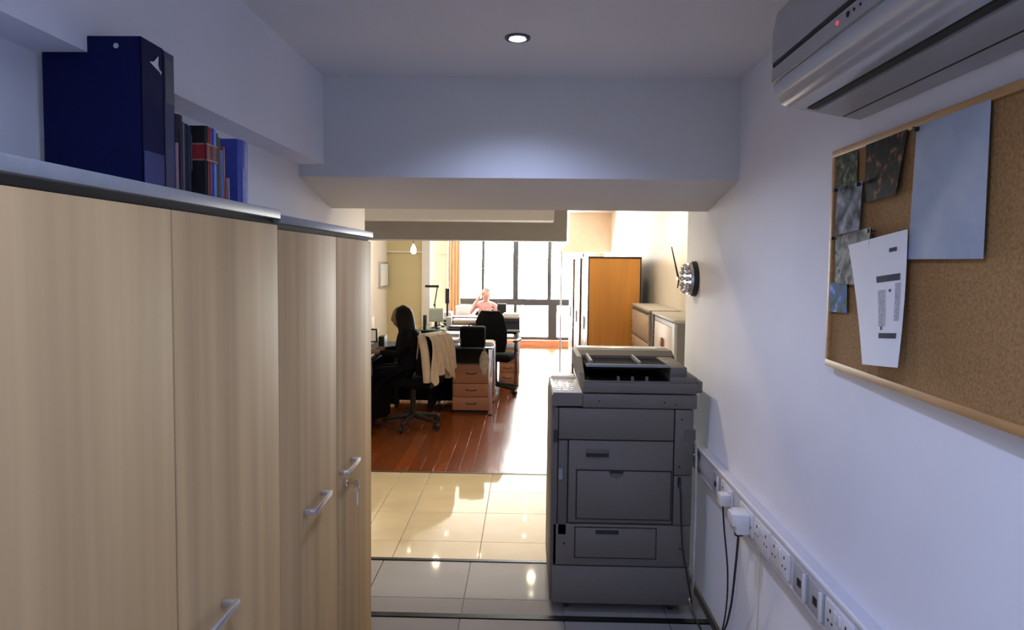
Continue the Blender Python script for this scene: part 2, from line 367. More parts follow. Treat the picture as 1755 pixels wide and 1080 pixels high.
# ------------------------------------------------------------------ tall storage cabinets (left)
def tall_cabinet(y0, ym, y1, top, label, lock):
    t = thing('storage_cabinet', label, 'cabinet', (-.79, (y0+y1)/2, 0), 'tall pale wood storage cabinets along the left wall')
    F = -.64
    box('carcass', (XL+.012, F-.019, y0+.001, y1-.001, .06, top-.014), M['door'], t)
    box('recess', (XL+.012, F-.012, y0+.001, y1-.001, top-.014, top), M['carcass'], t)  # gap below the top panel, its shade put into the dark colour
    box('plinth', (XL+.03, F-.04, y0+.01, y1-.01, 0, .06), M['carcass'], t)
    box('top_panel', (XL+.004, F+.008, y0, y1, top, top+.022), M['slab'], t, bev=.002)
    box('gap_shade_strip', (F-.0188, F-.014, ym-.0031, ym+.0031, .07, top-.016), M['gapshade'], t)  # added dark strip, paints the shade between the two doors
    for a, b, hy in ((y0+.0015, ym-.0032, None), (ym+.0032, y1-.0015, None)):
        d = box('door', (F-.018, F, a, b, .07, top-.016), M['door'], t, bev=.0015)
        near = b <= ym
        h0, h1 = (ym-.185, ym-.025) if near else (ym+.02, ym+.185)
        if lock and near: h0, h1 = ym-.335, ym-.165
        bm = NB(); z = .915
        bx(bm, F+.026, F+.035, h0, h1, z-.007, z+.007, bev=.002)
        bx(bm, F, F+.03, h0, h0+.014, z-.007, z+.007, bev=.002); bx(bm, F, F+.03, h1-.014, h1, z-.007, z+.007, bev=.002)
        obj('handle', bm, M['steel'], d, smooth=True)
        if lock and not near:
            bm = NB(); cyl(bm, (F, ym+.075, .862), (F+.012, ym+.075, .862), .011, n=16)
            obj('lock', bm, M['chrome'], d, smooth=True)
    return t
cabB = tall_cabinet(.655, 1.167, 1.668, 1.752, 'near tall pale wood cabinet carrying the binders and books', False)
cabA = tall_cabinet(1.668, 2.182, 2.672, 1.741, 'far tall pale wood cabinet with a key in its door', True)
k = thing('key_bunch', 'small bunch of keys hanging from the cabinet lock', 'keys', (-.62, 2.257, .862))
bm = NB(); bx(bm, -.628, -.590, 2.255, 2.259, .857, .867); bx(bm, -.602, -.585, 2.254, 2.260, .848, .876, bev=.002); obj('key', bm, M['chrome'], k)
bm = NB(); tube(bm, [(-.592+.011*math.cos(a), 2.257, .842+.011*math.sin(a)) for a in [q*PI/6 for q in range(13)]], .0012, 6, 1); obj('key_ring', bm, M['chrome'], k)
bm = NB(); bx(bm, -.595, -.590, 2.250, 2.268, .782, .834, bev=.002); cyl(bm, (-.592, 2.257, .834), (-.592, 2.257, .842), .003); obj('key_tag', bm, M['steel'], k)

# ------------------------------------------------------------------ binders and books on the cabinets
def mid(c): return mat('cover', lin(c), .5, noise=.12, nscale=(70, 70, 70))
TOPB, TOPA = 1.774, 1.763
def volume(name, label, cat, x, y0, y1, h, dep, cover, zb, group, extra=()):
    """a bound volume standing with its spine to the corridor: boards, rounded spine, page block"""
    t = thing(name, label, cat, ((2*x-dep)/2, (y0+y1)/2, zb), group)
    th = min(.004, (y1-y0)*.2)
    bm = NB(); n = 6
    bx(bm, x-dep, x-.004, y0, y0+th, zb, zb+h); bx(bm, x-dep, x-.004, y1-th, y1, zb, zb+h)
    prof = [(x-.005, y0)]+[(x-.005+.005*math.sin(PI*i/n), y0+(y1-y0)*i/n) for i in range(1, n)]+[(x-.005, y1), (x-.009, y1-th*.5), (x-.009, y0+th*.5)]
    prism(bm, prof, zb, zb+h, 'z')
    obj('cover', bm, cover, t)
    box('pages', (x-dep+.006, x-.009, y0+th, y1-th, zb+.004, zb+h-.004), M['paper'], t)
    for (nm, z0, z1, m, ins) in extra:
        box(nm, (x-.002, x+.0012, y0+(y1-y0)*ins, y1-(y1-y0)*ins, zb+z0, zb+z1), m, t)
    return t
# two lever-arch binders
def binder(y0, y1, x, h, m, label, lab, hole):
    t = thing('ring_binder', label, 'binder', (x-.1, (y0+y1)/2, TOPB), 'ring binders on the cabinet')
    bm = NB(); dep = .195
    bx(bm, x-dep, x, y0, y0+.003, TOPB, TOPB+h, bev=.001); bx(bm, x-dep, x, y1-.003, y1, TOPB, TOPB+h, bev=.001); bx(bm, x-.003, x, y0, y1, TOPB, TOPB+h, bev=.001)
    obj('cover', bm, m, t)
    box('pages', (x-dep+.01, x-.02, y0+.006, y1-.006, TOPB+.004, TOPB+h-.02), M['paper'], t)
    for z0, z1, mm in lab: box('label', (x, x+.0012, y0+.004, y1-.004, TOPB+z0, TOPB+z1), mm, t)
    if hole:
        bm = NB(); cyl(bm, (x-.048, y0-.0015, TOPB+.283), (x-.048, y0+.002, TOPB+.283), .005); obj('rivet', bm, M['steel'], t)
    return t
b1 = binder(1.268, 1.3455, -.75, .302, M['navy'], 'tall navy ring binder nearest the camera, white emblem on its spine', [(.022, .085, M['labelblue'])], True)
bm = NB()     # white sail-like emblem on the spine
for tri in ([(1.296, .262), (1.334, .250), (1.326, .262), (1.312, .266)], [(1.310, .265), (1.327, .281), (1.325, .262)], [(1.322, .259), (1.336, .247), (1.337, .253)]):
    A = [bm.verts.new((-.7490, y, TOPB+z)) for y, z in tri]; B = [bm.verts.new((-.7505, y, TOPB+z)) for y, z in tri]
    q = len(tri)
    for i in range(q): bm.faces.new((A[i], A[(i+1) % q], B[(i+1) % q], B[i]))
    bm.faces.new(A); bm.faces.new(B[::-1])
obj('emblem', bm, M['paper'], b1)['label'] = 'white emblem like a sail'
binder(1.3475, 1.386, -.75, .300, M['slate'], 'slate blue ring binder behind the navy one, faded spine label', [(.195, .285, M['labelgrey'])], False)
BG = 'books standing on the cabinet'
redset, gold = mid((150, 34, 40)), mid((150, 120, 90))
cv = {}
for n_, c in dict(plum=(34, 28, 44), grey=(96, 96, 112), teal=(18, 30, 38), navy2=(20, 26, 50), black=(12, 12, 18), red=(150, 40, 52), blue=(52, 62, 160), sky=(128, 160, 214),
                  green=(38, 92, 62), ochre=(128, 84, 40), azure=(70, 120, 190), brick=(122, 30, 34), bright=(66, 82, 168), rose=(140, 110, 120)).items(): cv[n_] = mid(c)
volume('book', 'thin pale grey booklet squeezed beside the slate binder', 'book', -.745, 1.387, 1.393, .12, .14, cv['rose'], TOPB, BG)
volume('book', 'plum black book, tallest of the dark spines', 'book', -.75, 1.394, 1.424, .183, .16, cv['plum'], TOPB, BG, [('spine_label', .03, .15, cv['plum'], .3)])
volume('book', 'thin grey book between the two dark ones', 'book', -.752, 1.425, 1.432, .172, .15, cv['grey'], TOPB, BG)
volume('book', 'dark teal book beside the thin grey one', 'book', -.752, 1.433, 1.450, .170, .15, cv['teal'], TOPB, BG)
volume('book', 'navy book just before the banded volumes', 'book', -.752, 1.451, 1.464, .168, .15, cv['navy2'], TOPB, BG, [('spine_label', .07, .15, cv['grey'], .42)])
def band(m): return [('spine_band', .098, .130, m, .0), ('gilt_line', .130, .1335, gold, .0), ('gilt_line', .0945, .098, gold, .0)]
y = 1.466
for lab, c, w, b in (('black and red banded book, first of the banded row', 'black', .014, redset), ('red book with a dark band, in the banded row', 'red', .0145, cv['black']),
                     ('blue book with a red band, in the banded row', 'blue', .013, redset), ('pale sky blue book with a navy band', 'sky', .009, cv['navy2'])):
    v = volume('book', lab, 'book', -.722, y, y+w-.0006, .172, .16, cv[c], TOPB, BG, band(b))
    if c == 'black':
        box('cover_band', (-.86, -.727, y-.0008, y+.0005, TOPB+.098, TOPB+.130), redset, v)
        box('cover_line', (-.86, -.727, y-.0009, y+.0005, TOPB+.130, TOPB+.1335), gold, v); box('cover_line', (-.86, -.727, y-.0009, y+.0005, TOPB+.0945, TOPB+.098), gold, v)
    y += w
for lab, c, w, h in (('thin green book after the banded row', 'green', .009, .165), ('ochre brown book after the green one', 'ochre', .011, .158), ('azure blue book shorter than its neighbours', 'azure', .013, .13)):
    volume('book', lab, 'book', -.722, y, y+w-.0006, h, .15, cv[c], TOPB, BG); y += w
volume('book', 'brick red book leaning towards the end of the row', 'book', -.728, y, y+.026, .142, .15, cv['brick'], TOPB, BG); y += .027
volume('book', 'low pale rose booklet before the last blue book', 'book', -.726, y, y+.016, .07, .13, cv['rose'], TOPB, BG); y += .018
volume('book', 'bright blue book at the far end of the row', 'book', -.74, 1.672, 1.732, .192, .16, cv['bright'], TOPA, BG, [('spine_label', .03, .12, mid((104, 118, 190)), .3)])

# ------------------------------------------------------------------ ceiling downlight
d = thing('ceiling_downlight', 'small round lit downlight in the near ceiling', 'light', (-.042, 2.266, CZ))
bm = NB(); lathe(bm, (-.042, 2.266, CZ), [(.030, -.002), (.031, -.006), (.043, -.005), (.044, .0), (.030, .001)], 28); obj('ring', bm, M['darkring'], d, smooth=True)
bm = NB(); lathe(bm, (-.042, 2.266, CZ), [(.0, .0), (.027, -.001), (.024, -.007), (.0, -.009)], 24); bmesh.ops.remove_doubles(bm, verts=bm.verts[:], dist=1e-5); obj('bulb', bm, M['coolglow'], d, smooth=True)
SP = [(-.63, 9.0), (-1.64, 9.1), (-1.18, 9.7), (-1.17, 10.7), (-1.13, 11.3), (.1, 7.97), (0, 9.67), (.01, 10.4), (.03, 11.2), (.07, 12.0)]
s0 = None
for x, yy in SP:
    if s0 is None:
        s0 = thing('ceiling_spot', 'small warm recessed ceiling spot glinting in the polished floor', 'light', (x, yy, FCZ), 'warm recessed ceiling spots in the far office')
        bm = NB(); lathe(bm, (x, yy, FCZ), [(.027, -.001), (.028, -.006), (.04, -.005), (.042, .0)], 20); obj('ring', bm, M['steel'], s0, smooth=True)
        bm = NB(); cyl(bm, (x, yy, FCZ-.004), (x, yy, FCZ-.001), .026, n=20); obj('bulb', bm, M['spotglow'], s0)
    else: copy_tree(s0, (x, yy, FCZ), s0['label'])

# ------------------------------------------------------------------ air conditioner (local frame: far end at y = 0)
ac = thing('air_conditioner', 'grey white wall-mounted air conditioner at top right', 'air conditioner', (0, 0, 0))
AX, AY = .867, 1.755
def acpt(lx, z): return (lx-AX, z)
body = [(.866, 2.335), (.70, 2.338), (.668, 2.325), (.645, 2.295), (.636, 2.25), (.637, 2.168), (.640, 2.158), (.640, 2.12), (.647, 2.09), (.662, 2.069), (.69, 2.060), (.735, 2.053), (.82, 2.037), (.866, 2.03)]
Lac = 1.0
ac.location = (AX, AY, 0); ac.rotation_euler = (0, 0, -.018)
WP[ac.name] = Vector((0, 0, 0))
bm = NB(); prism(bm, [acpt(*p) for p in body], -Lac, 0); 
obj('housing', bm, M['acwhite'], ac, smooth=True)
bm = NB(); prism(bm, [acpt(*p) for p in [(.640, 2.30), (.6305, 2.25), (.6305, 2.170), (.640, 2.170)]], -Lac+.012, -.012); obj('front_panel', bm, M['acwhite'], ac, smooth=True)
bm = NB(); prism(bm, [acpt(*p) for p in [(.6365, 2.169), (.6325, 2.169), (.6325, 2.160), (.640, 2.160)]], -Lac+.02, -.012); obj('seam', bm, M['copiergap'], ac)
bm = NB(); prism(bm, [acpt(*p) for p in [(.6335, 2.158), (.6325, 2.122), (.640, 2.118), (.645, 2.158)]], -Lac+.012, -.006); obj('display_strip', bm, M['acwhite'], ac, smooth=True)
bm = NB(); prism(bm, [acpt(*p) for p in [(.634, 2.116), (.640, 2.088), (.657, 2.064), (.69, 2.053), (.71, 2.051), (.70, 2.058), (.664, 2.072), (.648, 2.092), (.642, 2.116)]], -Lac+.02, -.02); obj('vane', bm, M['acpale'], ac, smooth=True)
bm = NB(); prism(bm, [acpt(*p) for p in [(.716, 2.0565), (.716, 2.0505), (.733, 2.0475), (.733, 2.054)]], -Lac+.03, -.035); obj('louver_slot', bm, M['copiergap'], ac)
bm = NB(); prism(bm, [acpt(*p) for p in [(.740, 2.052), (.740, 2.0455), (.808, 2.0325), (.808, 2.040)]], -Lac+.02, -.03); obj('underside_panel', bm, M['acwhite'], ac)
bm = NB(); prism(bm, [acpt(*p) for p in [(.812, 2.0385), (.812, 2.0345), (.817, 2.0335), (.817, 2.038)]], -Lac+.02, -.02); obj('seam', bm, M['copiergap'], ac)
bm = NB(); cyl(bm, (.6335-AX, -.385, 2.142), (.630-AX, -.385, 2.142), .0045, n=10); obj('indicator_light', bm, M['led'], ac)['label'] = 'small red indicator light'
for yy, r in ((-.43, .006), (-.455, .003), (-.48, .003)):
    bm = NB(); cyl(bm, (.6335-AX, yy, 2.143), (.631-AX, yy, 2.143), r, n=10); obj('button', bm, M['copiergap'], ac)
box('badge', (.6338-AX, .637-AX, -.035, -.012, 2.1235, 2.132), M['copiergap'], ac)

# ------------------------------------------------------------------ cork board with papers (local frame: far edge at y = 0, board runs to -y)
BX, BY, BR = .853, 1.857, -.03
cb = thing('cork_board', 'cork notice board in a light oak frame on the right wall', 'notice board', (0, 0, 0))
cb.location = (BX, BY, 0); cb.rotation_euler = (0, 0, BR); WP[cb.name] = Vector((0, 0, 0))
BW, Z0, Z1 = .90, 1.367, 1.965
box('cork', (-.002, .008, -BW+.01, -.01, Z0+.01, Z1-.01), M['cork'], cb)
for d_ in ((-.009, .012, -BW, 0, Z1-.019, Z1), (-.009, .012, -BW, 0, Z0, Z0+.019), (-.009, .012, -.019, 0, Z0+.019, Z1-.019), (-.009, .012, -BW, -BW+.019, Z0+.019, Z1-.019)):
    box('frame_bar', d_, M['oak'], cb, bev=.002)
def sheet(name, label, cat, quad, m, off=.004, curl=None, group='papers pinned to the cork board', n=8, parts=()):
    """a pinned sheet; quad = (y, z) of far-top, near-top, near-bottom, far-bottom as seen at x = .84; curl(u, v) = distance off the board"""
    root = bpy.data.objects.new(name, None); COL.objects.link(root); root.location = (BX, BY, 0); root.rotation_euler = (0, 0, BR); WP[root.name] = Vector((0, 0, 0))
    tag(root, label, cat, group)
    (a, b, c, d_) = quad
    def P(u, v):
        y = (a[0]*(1-u)+b[0]*u)*(1-v)+(d_[0]*(1-u)+c[0]*u)*v; z = (a[1]*(1-u)+b[1]*u)*(1-v)+(d_[1]*(1-u)+c[1]*u)*v
        return (-.003-off-(curl(u, v) if curl else 0), y-BY, z)
    bm = NB(); g = [[bm.verts.new(P(i/n, j/n)) for j in range(n+1)] for i in range(n+1)]
    h = [[bm.verts.new(Vector(P(i/n, j/n))+Vector((.0008, 0, 0))) for j in range(n+1)] for i in range(n+1)]
    for i in range(n):
        for j in range(n):
            bm.faces.new((g[i][j], g[i+1][j], g[i+1][j+1], g[i][j+1])); bm.faces.new((h[i][j], h[i][j+1], h[i+1][j+1], h[i+1][j]))
    for i in range(n):
        for (p, q) in ((g[i][0], g[i+1][0]),): pass
    rim = [(i, 0) for i in range(n)]+[(n, j) for j in range(n)]+[(n-i, n) for i in range(n)]+[(0, n-j) for j in range(n)]
    for k in range(len(rim)):
        (i, j), (p, q) = rim[k], rim[(k+1) % len(rim)]
        bm.faces.new((g[i][j], h[i][j], h[p][q], g[p][q]))
    obj('sheet', bm, m, root, smooth=True)
    for (nm, u0, u1, v0, v1, mm) in parts:
        bm = NB(); s = 4
        G = [[bm.verts.new(Vector(P(u0+(u1-u0)*i/s, v0+(v1-v0)*j/s))+Vector((-.0006, 0, 0))) for j in range(s+1)] for i in range(s+1)]
        H = [[bm.verts.new(Vector(P(u0+(u1-u0)*i/s, v0+(v1-v0)*j/s))+Vector((.0002, 0, 0))) for j in range(s+1)] for i in range(s+1)]
        for i in range(s):
            for j in range(s): bm.faces.new((G[i][j], G[i+1][j], G[i+1][j+1], G[i][j+1])); bm.faces.new((H[i][j], H[i][j+1], H[i+1][j+1], H[i+1][j]))
        obj(nm, bm, mm, root)
    return root
pic1 = cells_mat('print_dark_group', [lin(c) for c in ((30, 38, 32), (52, 60, 48), (92, 96, 74), (140, 140, 104))], 55)
pic2 = cells_mat('print_night_lights', [lin(c) for c in ((18, 18, 18), (28, 26, 24), (44, 34, 28), (150, 96, 60))], 45)
pic3 = cells_mat('print_grey_falls', [lin(c) for c in ((40, 46, 46), (98, 102, 106), (132, 136, 142), (170, 172, 180))], 26)
pic4 = cells_mat('print_green_white', [lin(c) for c in ((80, 90, 66), (130, 138, 126), (176, 182, 178), (70, 84, 52))], 40)
pic5 = cells_mat('print_grey_house', [lin(c) for c in ((70, 70, 68), (112, 110, 106), (160, 158, 152), (92, 90, 84))], 22)
pic6 = cells_mat('print_sky_meadow', [lin(c) for c in ((70, 96, 62), (96, 116, 110), (84, 112, 176), (160, 178, 212))], 30)
pic7 = cells_mat('print_pale_blue', [lin(c) for c in ((146, 156, 172), (156, 166, 182), (166, 175, 188), (176, 184, 194))], 6)
PH = 'photographs pinned to the cork board'
sheet('photo_print', 'small dark photo of people in the board\'s far top corner', 'photo', [(1.832, 1.944), (1.712, 1.944), (1.708, 1.862), (1.828, 1.86)], pic1, group=PH)
sheet('photo_print', 'large near-black photo with orange lights at the board\'s top', 'photo', [(1.664, 1.948), (1.474, 1.950), (1.496, 1.808), (1.662, 1.806)], pic2, .006, curl=lambda u, v: .010*v*u, group=PH)
sheet('photo_print', 'grey white photo of falling water below the small dark one', 'photo', [(1.816, 1.858), (1.672, 1.862), (1.668, 1.738), (1.806, 1.73)], pic3, .007, curl=lambda u, v: .006*v, group=PH)
sheet('photo_print', 'narrow greenish photo strip at the board\'s far edge', 'photo', [(1.818, 1.726), (1.736, 1.73), (1.77, 1.60), (1.812, 1.602)], pic4, .005, group=PH)
sheet('photo_print', 'grey brown photo half hidden behind the white paper', 'photo', [(1.764, 1.73), (1.60, 1.742), (1.62, 1.60), (1.772, 1.60)], pic5, .009, curl=lambda u, v: .008*u, group=PH)
sheet('photo_print', 'lowest little photo, blue sky over a green field', 'photo', [(1.842, 1.602), (1.738, 1.60), (1.732, 1.524), (1.838, 1.520)], pic6, .006, group=PH)
sheet('poster', 'tall pale blue poster at the near side of the board', 'poster', [(1.434, 1.948), (1.20, 1.948), (1.20, 1.664), (1.447, 1.664)], pic7, .009)
sheet('printed_paper', 'big curled white paper with black printed bars on cork board', 'paper', [(1.721, 1.701), (1.444, 1.729), (1.430, 1.428), (1.588, 1.411)], M['paper'], .014,
      curl=lambda u, v: .016*v*v+.012*u*(1-u), parts=[('printed_mark', .74, .86, .11, .14, M['ink']), ('printed_bar', .50, .92, .31, .36, M['ink']), ('printed_table', .52, .66, .42, .70, M['greyink']), ('printed_table', .84, .93, .38, .66, M['greyink']),
             ('printed_bar', .52, .91, .75, .79, M['ink']), ('printed_dot', .73, .77, .42, .44, M['ink']), ('printed_dot', .56, .60, .70, .725, M['ink'])])
for i, (yy, zz, w) in enumerate(((1.677, 1.853, 'on the falling-water photo'), (1.808, 1.852, 'at the far side of the falling-water photo'), (1.812, 1.722, 'on the narrow greenish strip'), (1.612, 1.733, 'above the big white paper'), (1.425, 1.94, 'on the pale blue poster'))):
    bm = NB(); cyl(bm, (-.002, yy-BY, zz), (-.016, yy-BY, zz), .0015, n=8); cyl(bm, (-.014, yy-BY, zz), (-.019, yy-BY, zz), .006, .004, n=10); cyl(bm, (-.019, yy-BY, zz), (-.024, yy-BY, zz), .0045, .006, n=10)
    o = obj('push_pin', bm, M['black'], None); p0 = o.location.copy(); o.location = Matrix.Rotation(BR, 3, 'Z') @ p0+Vector((BX, BY, 0)); o.rotation_euler = (0, 0, BR)
    tag(o, 'small black push pin '+w, 'push pin', 'push pins on the cork board')

# ------------------------------------------------------------------ trunking and sockets on the right wall
tr = thing('cable_trunking', 'long pale plastic cable trunking along the right wall', 'trunking', (.845, 2.2, .655))
TX = .822
box('channel', (TX, XR, .6, 3.47, .66, .775), M['trunk'], tr, bev=.002)
box('top_lip', (TX-.004, TX+.006, .6, 3.47, .766, .779), M['socket'], tr, bev=.0015)  # paler than the channel: light from above put into the lip colour
box('bottom_lip', (TX-.004, TX+.006, .6, 3.47, .656, .667), M['trunk'], tr, bev=.0015)
SG = 'wall sockets set in the trunking'
def socket(y0, y1, kind, label):
    t = thing('wall_socket', label, 'socket', (TX-.004, (y0+y1)/2, .671), SG)
    box('plate', (TX-.008, TX, y0, y1, .671, .757), M['greyplate'] if kind == 'data' else M['socket'], t, bev=.002)
    if kind == 'double':
        yc = (y0+y1)/2
        for s in (-1, 1):
            box('switch', (TX-.013, TX-.008, yc+s*.012-.007, yc+s*.012+.007, .722, .748), M['socket'], t, bev=.001)
            c = yc+s*.042
            for dy, z0, z1 in ((0, .728, .738), (-.011, .700, .706), (.011, .700, .706)): box('socket_hole', (TX-.0088, TX-.007, c+dy-.0035, c+dy+.0035, z0, z1), M['copiergap'], t)
        box('side_ridge', (TX-.010, TX-.007, y0+.002, y0+.007, .674, .754), M['socket'], t)
    else:
        box('outlet', (TX-.010, TX-.007, (y0+y1)/2-.012, (y0+y1)/2+.012, .70, .722), M['copiergap'], t)
        box('side_ridge', (TX-.013, TX-.007, y0+.003, y0+.015, .674, .754), M['socket'], t, bev=.001)
    return t
socket(3.20, 3.286, 'data', 'single wall outlet behind the copier')
socket(2.72, 2.806, 'data', 'single wall outlet just in front of the copier')
socket(2.545, 2.69, 'double', 'double wall socket with the small black-corded plug')
socket(2.30, 2.45, 'double', 'double wall socket with the big white adaptor')
socket(2.145, 2.292, 'double', 'empty double wall socket next to the white adaptor')
socket(1.985, 2.135, 'double', 'empty double wall socket before the grey outlets')
socket(1.858, 1.948, 'data', 'farther of the two single grey outlets')
socket(1.752, 1.842, 'data', 'nearer of the two single grey outlets')
socket(1.59, 1.738, 'double', 'nearest double wall socket, cut by the frame bottom')
p = thing('power_plug', 'small white plug with a thin black cord', 'plug', (.80, 2.58, .69)); box('plug_body', (.775, TX-.008, 2.555, 2.603, .69, .737), M['socket'], p, bev=.005)
bm = NB(); tube(bm, [(.79, 2.575, .692), (.80, 2.585, .60), (.825, 2.60, .40), (.84, 2.66, .2), (.835, 2.74, .03), (.82, 2.86, .006)], .0035); obj('cord', bm, M['cable'], p, smooth=True)
p = thing('plug_adaptor', 'big white plug adaptor with a thick black cord', 'plug', (.79, 2.365, .66))
bm = NB(); bx(bm, .765, TX-.008, 2.325, 2.405, .672, .748, bev=.006); bx(bm, .752, .768, 2.335, 2.395, .70, .745, bev=.004); obj('adaptor_body', bm, M['socket'], p, smooth=True)
bm = NB(); bx(bm, .772, .80, 2.355, 2.378, .655, .675, bev=.003); tube(bm, [(.786, 2.366, .66), (.79, 2.40, .52), (.815, 2.52, .30), (.83, 2.66, .12), (.81, 2.80, .012), (.80, 2.98, .006), (.815, 3.2, .006)], .0045); obj('cord', bm, M['cable'], p, smooth=True)
bm = NB(); tube(bm, [(.842, 2.30, .655), (.845, 2.305, .5), (.846, 2.33, .2), (.845, 2.40, .02), (.838, 2.47, .005)], .002, 6); o = obj('thin_cable', bm, M['whitecable'], smooth=True); tag(o, 'thin grey cable hanging down the wall below the adaptor', 'cable')
box('outlet_lead_box', (.80, TX-.008, 3.05, 3.09, .69, .745), M['socket'], None, bev=.004); tag(bpy.data.objects['outlet_lead_box'], 'small white junction block on the trunking beside the copier', 'junction box')
bm = NB(); tube(bm, [(.835, 2.70, .012), (.80, 2.62, .010), (.835, 2.56, .012), (.81, 2.66, .03), (.842, 2.74, .012)], .010, 8); o = obj('cable_coil', bm, M['cable'], smooth=True); tag(o, 'dark tangle of cable on the floor at the wall', 'cable')

# ------------------------------------------------------------------ clock on the right wall
ck = thing('wall_clock', 'small black and silver wall clock seen edge-on', 'clock', (.85, 3.40, 1.57))
bm = NB(); cyl(bm, (XR, 3.40, 1.57), (.842, 3.40, 1.57), .092, .088, n=32); obj('case', bm, M['black'], ck, smooth=True)
bm = NB(); cyl(bm, (.842, 3.40, 1.57), (.828, 3.40, 1.57), .084, .080, n=32); obj('bezel', bm, M['steel'], ck, smooth=True)
for k_ in range(12):
    a = 2*PI*k_/12; bm = NB(); ball(bm, (.815, 3.40+.064*math.cos(a), 1.57+.064*math.sin(a)), (.016, .014, .014), 8, 6); obj('hour_mark', bm, M['chrome'], ck, smooth=True)
bm = NB(); cyl(bm, (.828, 3.40, 1.57), (.775, 3.40, 1.57), .008, n=10); obj('spindle', bm, M['chrome'], ck)
bm = NB(); cyl(bm, (.782, 3.40, 1.57), (.765, 3.50, 1.735), .006, .003, n=8); obj('minute_hand', bm, M['black'], ck)
bm = NB(); cyl(bm, (.786, 3.40, 1.57), (.79, 3.45, 1.52), .005, .003, n=8); obj('hour_hand', bm, M['black'], ck)

# ------------------------------------------------------------------ photocopier
cp = thing('photocopier', 'large grey photocopier standing on casters by the right wall', 'photocopier', (.455, 3.32, 0))
Y0, Y1 = 3.0, 3.62
def plate(name, x0, x1, z0, z1, m=None, y=Y0, th=.014, parent=None, bev=.003): return box(name, (x0, x1, y, y+th, z0, z1), m or M['copier'], parent or cp, bev=bev)
box('core', (.142, .770, Y0+.010, Y1, .05, .975), M['copiergap'], cp)
box('front_cover', (.122, .150, Y0+.02, Y1-.01, .05, .985), M['copier'], cp, bev=.004)
box('scanner_base', (.265, .790, Y0-.002, Y1, .978, 1.042), M['copier'], cp, bev=.004)
plate('upper_panel', .156, .686, .829, .974)
plate('corner_panel', .692, .776, .668, .974); plate('corner_panel', .692, .776, .43, .664)
plate('left_column', .136, .152, .23, .974, M['copier2']); plate('left_column', .156, .198, .375, .822, M['copier2'])
dr = plate('side_door', .204, .686, .435, .823)
bm = NB(); bx(bm, .283, .389, Y0-.004, Y0+.006, .748, .786, bev=.002); g = obj('door_handle', bm, M['copier2'], dr)
box('tray_gap_shade', (.238, .682, Y0-.0015, Y0+.004, .452, .688), M['copiergap'], dr)  # thin dark plate, paints the shade line around the bypass tray
bp_ = plate('bypass_tray', .244, .676, .458, .682, y=Y0-.008, th=.012)
bm = NB(); prism(bm, [(.424+.034*math.cos(a), .678+.026*math.sin(a)) for a in [PI+PI*q/14 for q in range(15)]], Y0-.0095, Y0-.006); obj('finger_grip', bm, M['copier2'], bp_)
box('grip_slot', (.392, .456, Y0-.0105, Y0-.006, .674, .684), M['copiergap'], bp_)
box('handle_slot', (.284, .388, Y0-.0062, Y0-.002, .75, .766), M['copiergap'], dr)
plate('lower_panel', .136, .774, .232, .428)
box('drawer_gap_shade', (.235, .618, Y0-.0015, Y0+.004, .267, .417), M['copiergap'], cp)  # dark plate behind the door, its rim painted as gap shade
d2 = plate('drawer_door', .240, .613, .272, .412, y=Y0-.006)
box('drawer_handle', (.333, .44, Y0-.009, Y0-.004, .386, .404), M['copiergap'], d2)
plate('base_panel', .134, .772, .048, .226)
box('vent', (.735, .786, Y0-.003, Y0+.01, .832, .882), M['copier2'], cp); box('latch', (.131, .151, Y0-.004, Y0+.01, .815, .872), M['black'], cp)
box('side_latch', (.158, .175, Y0-.005, Y0+.005, .64, .69), M['lowgrey'], cp); box('cable_port', (.708, .724, Y0-.004, Y0+.004, .615, .66), M['black'], cp)
for sx, sz in ((.722, .93), (.716, .707), (.728, .32), (.187, .335), (.34, 1.01), (.64, 1.008), (.69, 1.0)):
    bm = NB(); cyl(bm, (sx, Y0+.006, sz), (sx, Y0-.0035, sz), .0045, n=10); obj('screw', bm, M['black'], cp)
# control panel at the machine's front (left side)
bm = NB(); prism(bm, [(.122, .985), (.264, .985), (.264, 1.043), (.128, 1.041), (.122, 1.034)], Y0, Y0+.46, 'y'); cpl = obj('control_panel', bm, M['copier'], cp)
box('key_plate', (.126, .262, Y0+.004, Y0+.34, 1.043, 1.049), M['copierlit'], cpl, bev=.002)  # pale colour paints the window reflection on the panel top
bm = NB()
for i_ in range(3):
    for j_ in range(6):
        bx(bm, .142+.034*i_, .162+.034*i_, Y0+.04+.045*j_, Y0+.066+.045*j_, 1.048, 1.052)
obj('keys', bm, M['acwhite'], cpl)
box('display', (.134, .25, Y0+.345, Y0+.43, 1.043, 1.062), M['copierlit'], cpl, bev=.003)
# lid, document feeder and its trays
box('lid', (.264, .792, Y0, Y0+.55, 1.047, 1.098), M['copier'], cp, bev=.006)
box('hinge_block', (.790, .813, Y0, Y0+.3, 1.053, 1.107), M['copier'], cp, bev=.004)
box('lid_edge', (.264, .664, Y0, Y0+.012, 1.096, 1.104), M['copier'], cp, bev=.002); box('lid_edge', (.664, .788, Y0, Y0+.30, 1.096, 1.125), M['copier'], cp, bev=.004)
for tx in (.428, .494, .560): box('paper_stop', (tx-.006, tx+.006, Y0+.012, Y0+.03, 1.102, 1.122), M['copier'], cp)
box('exit_tray', (.272, .664, Y0+.014, Y0+.34, 1.098, 1.103), M['mattblack'], cp)  # black colour holds the shadow below the feed tray
bm = NB(); prism(bm, [(Y0+.02, 1.098), (Y0+.30, 1.098), (Y0+.56, 1.098), (Y0+.56, 1.185), (Y0+.22, 1.185), (Y0+.06, 1.13)], .250, .274, 'x'); obj('feeder_side', bm, M['copier2'], cp)
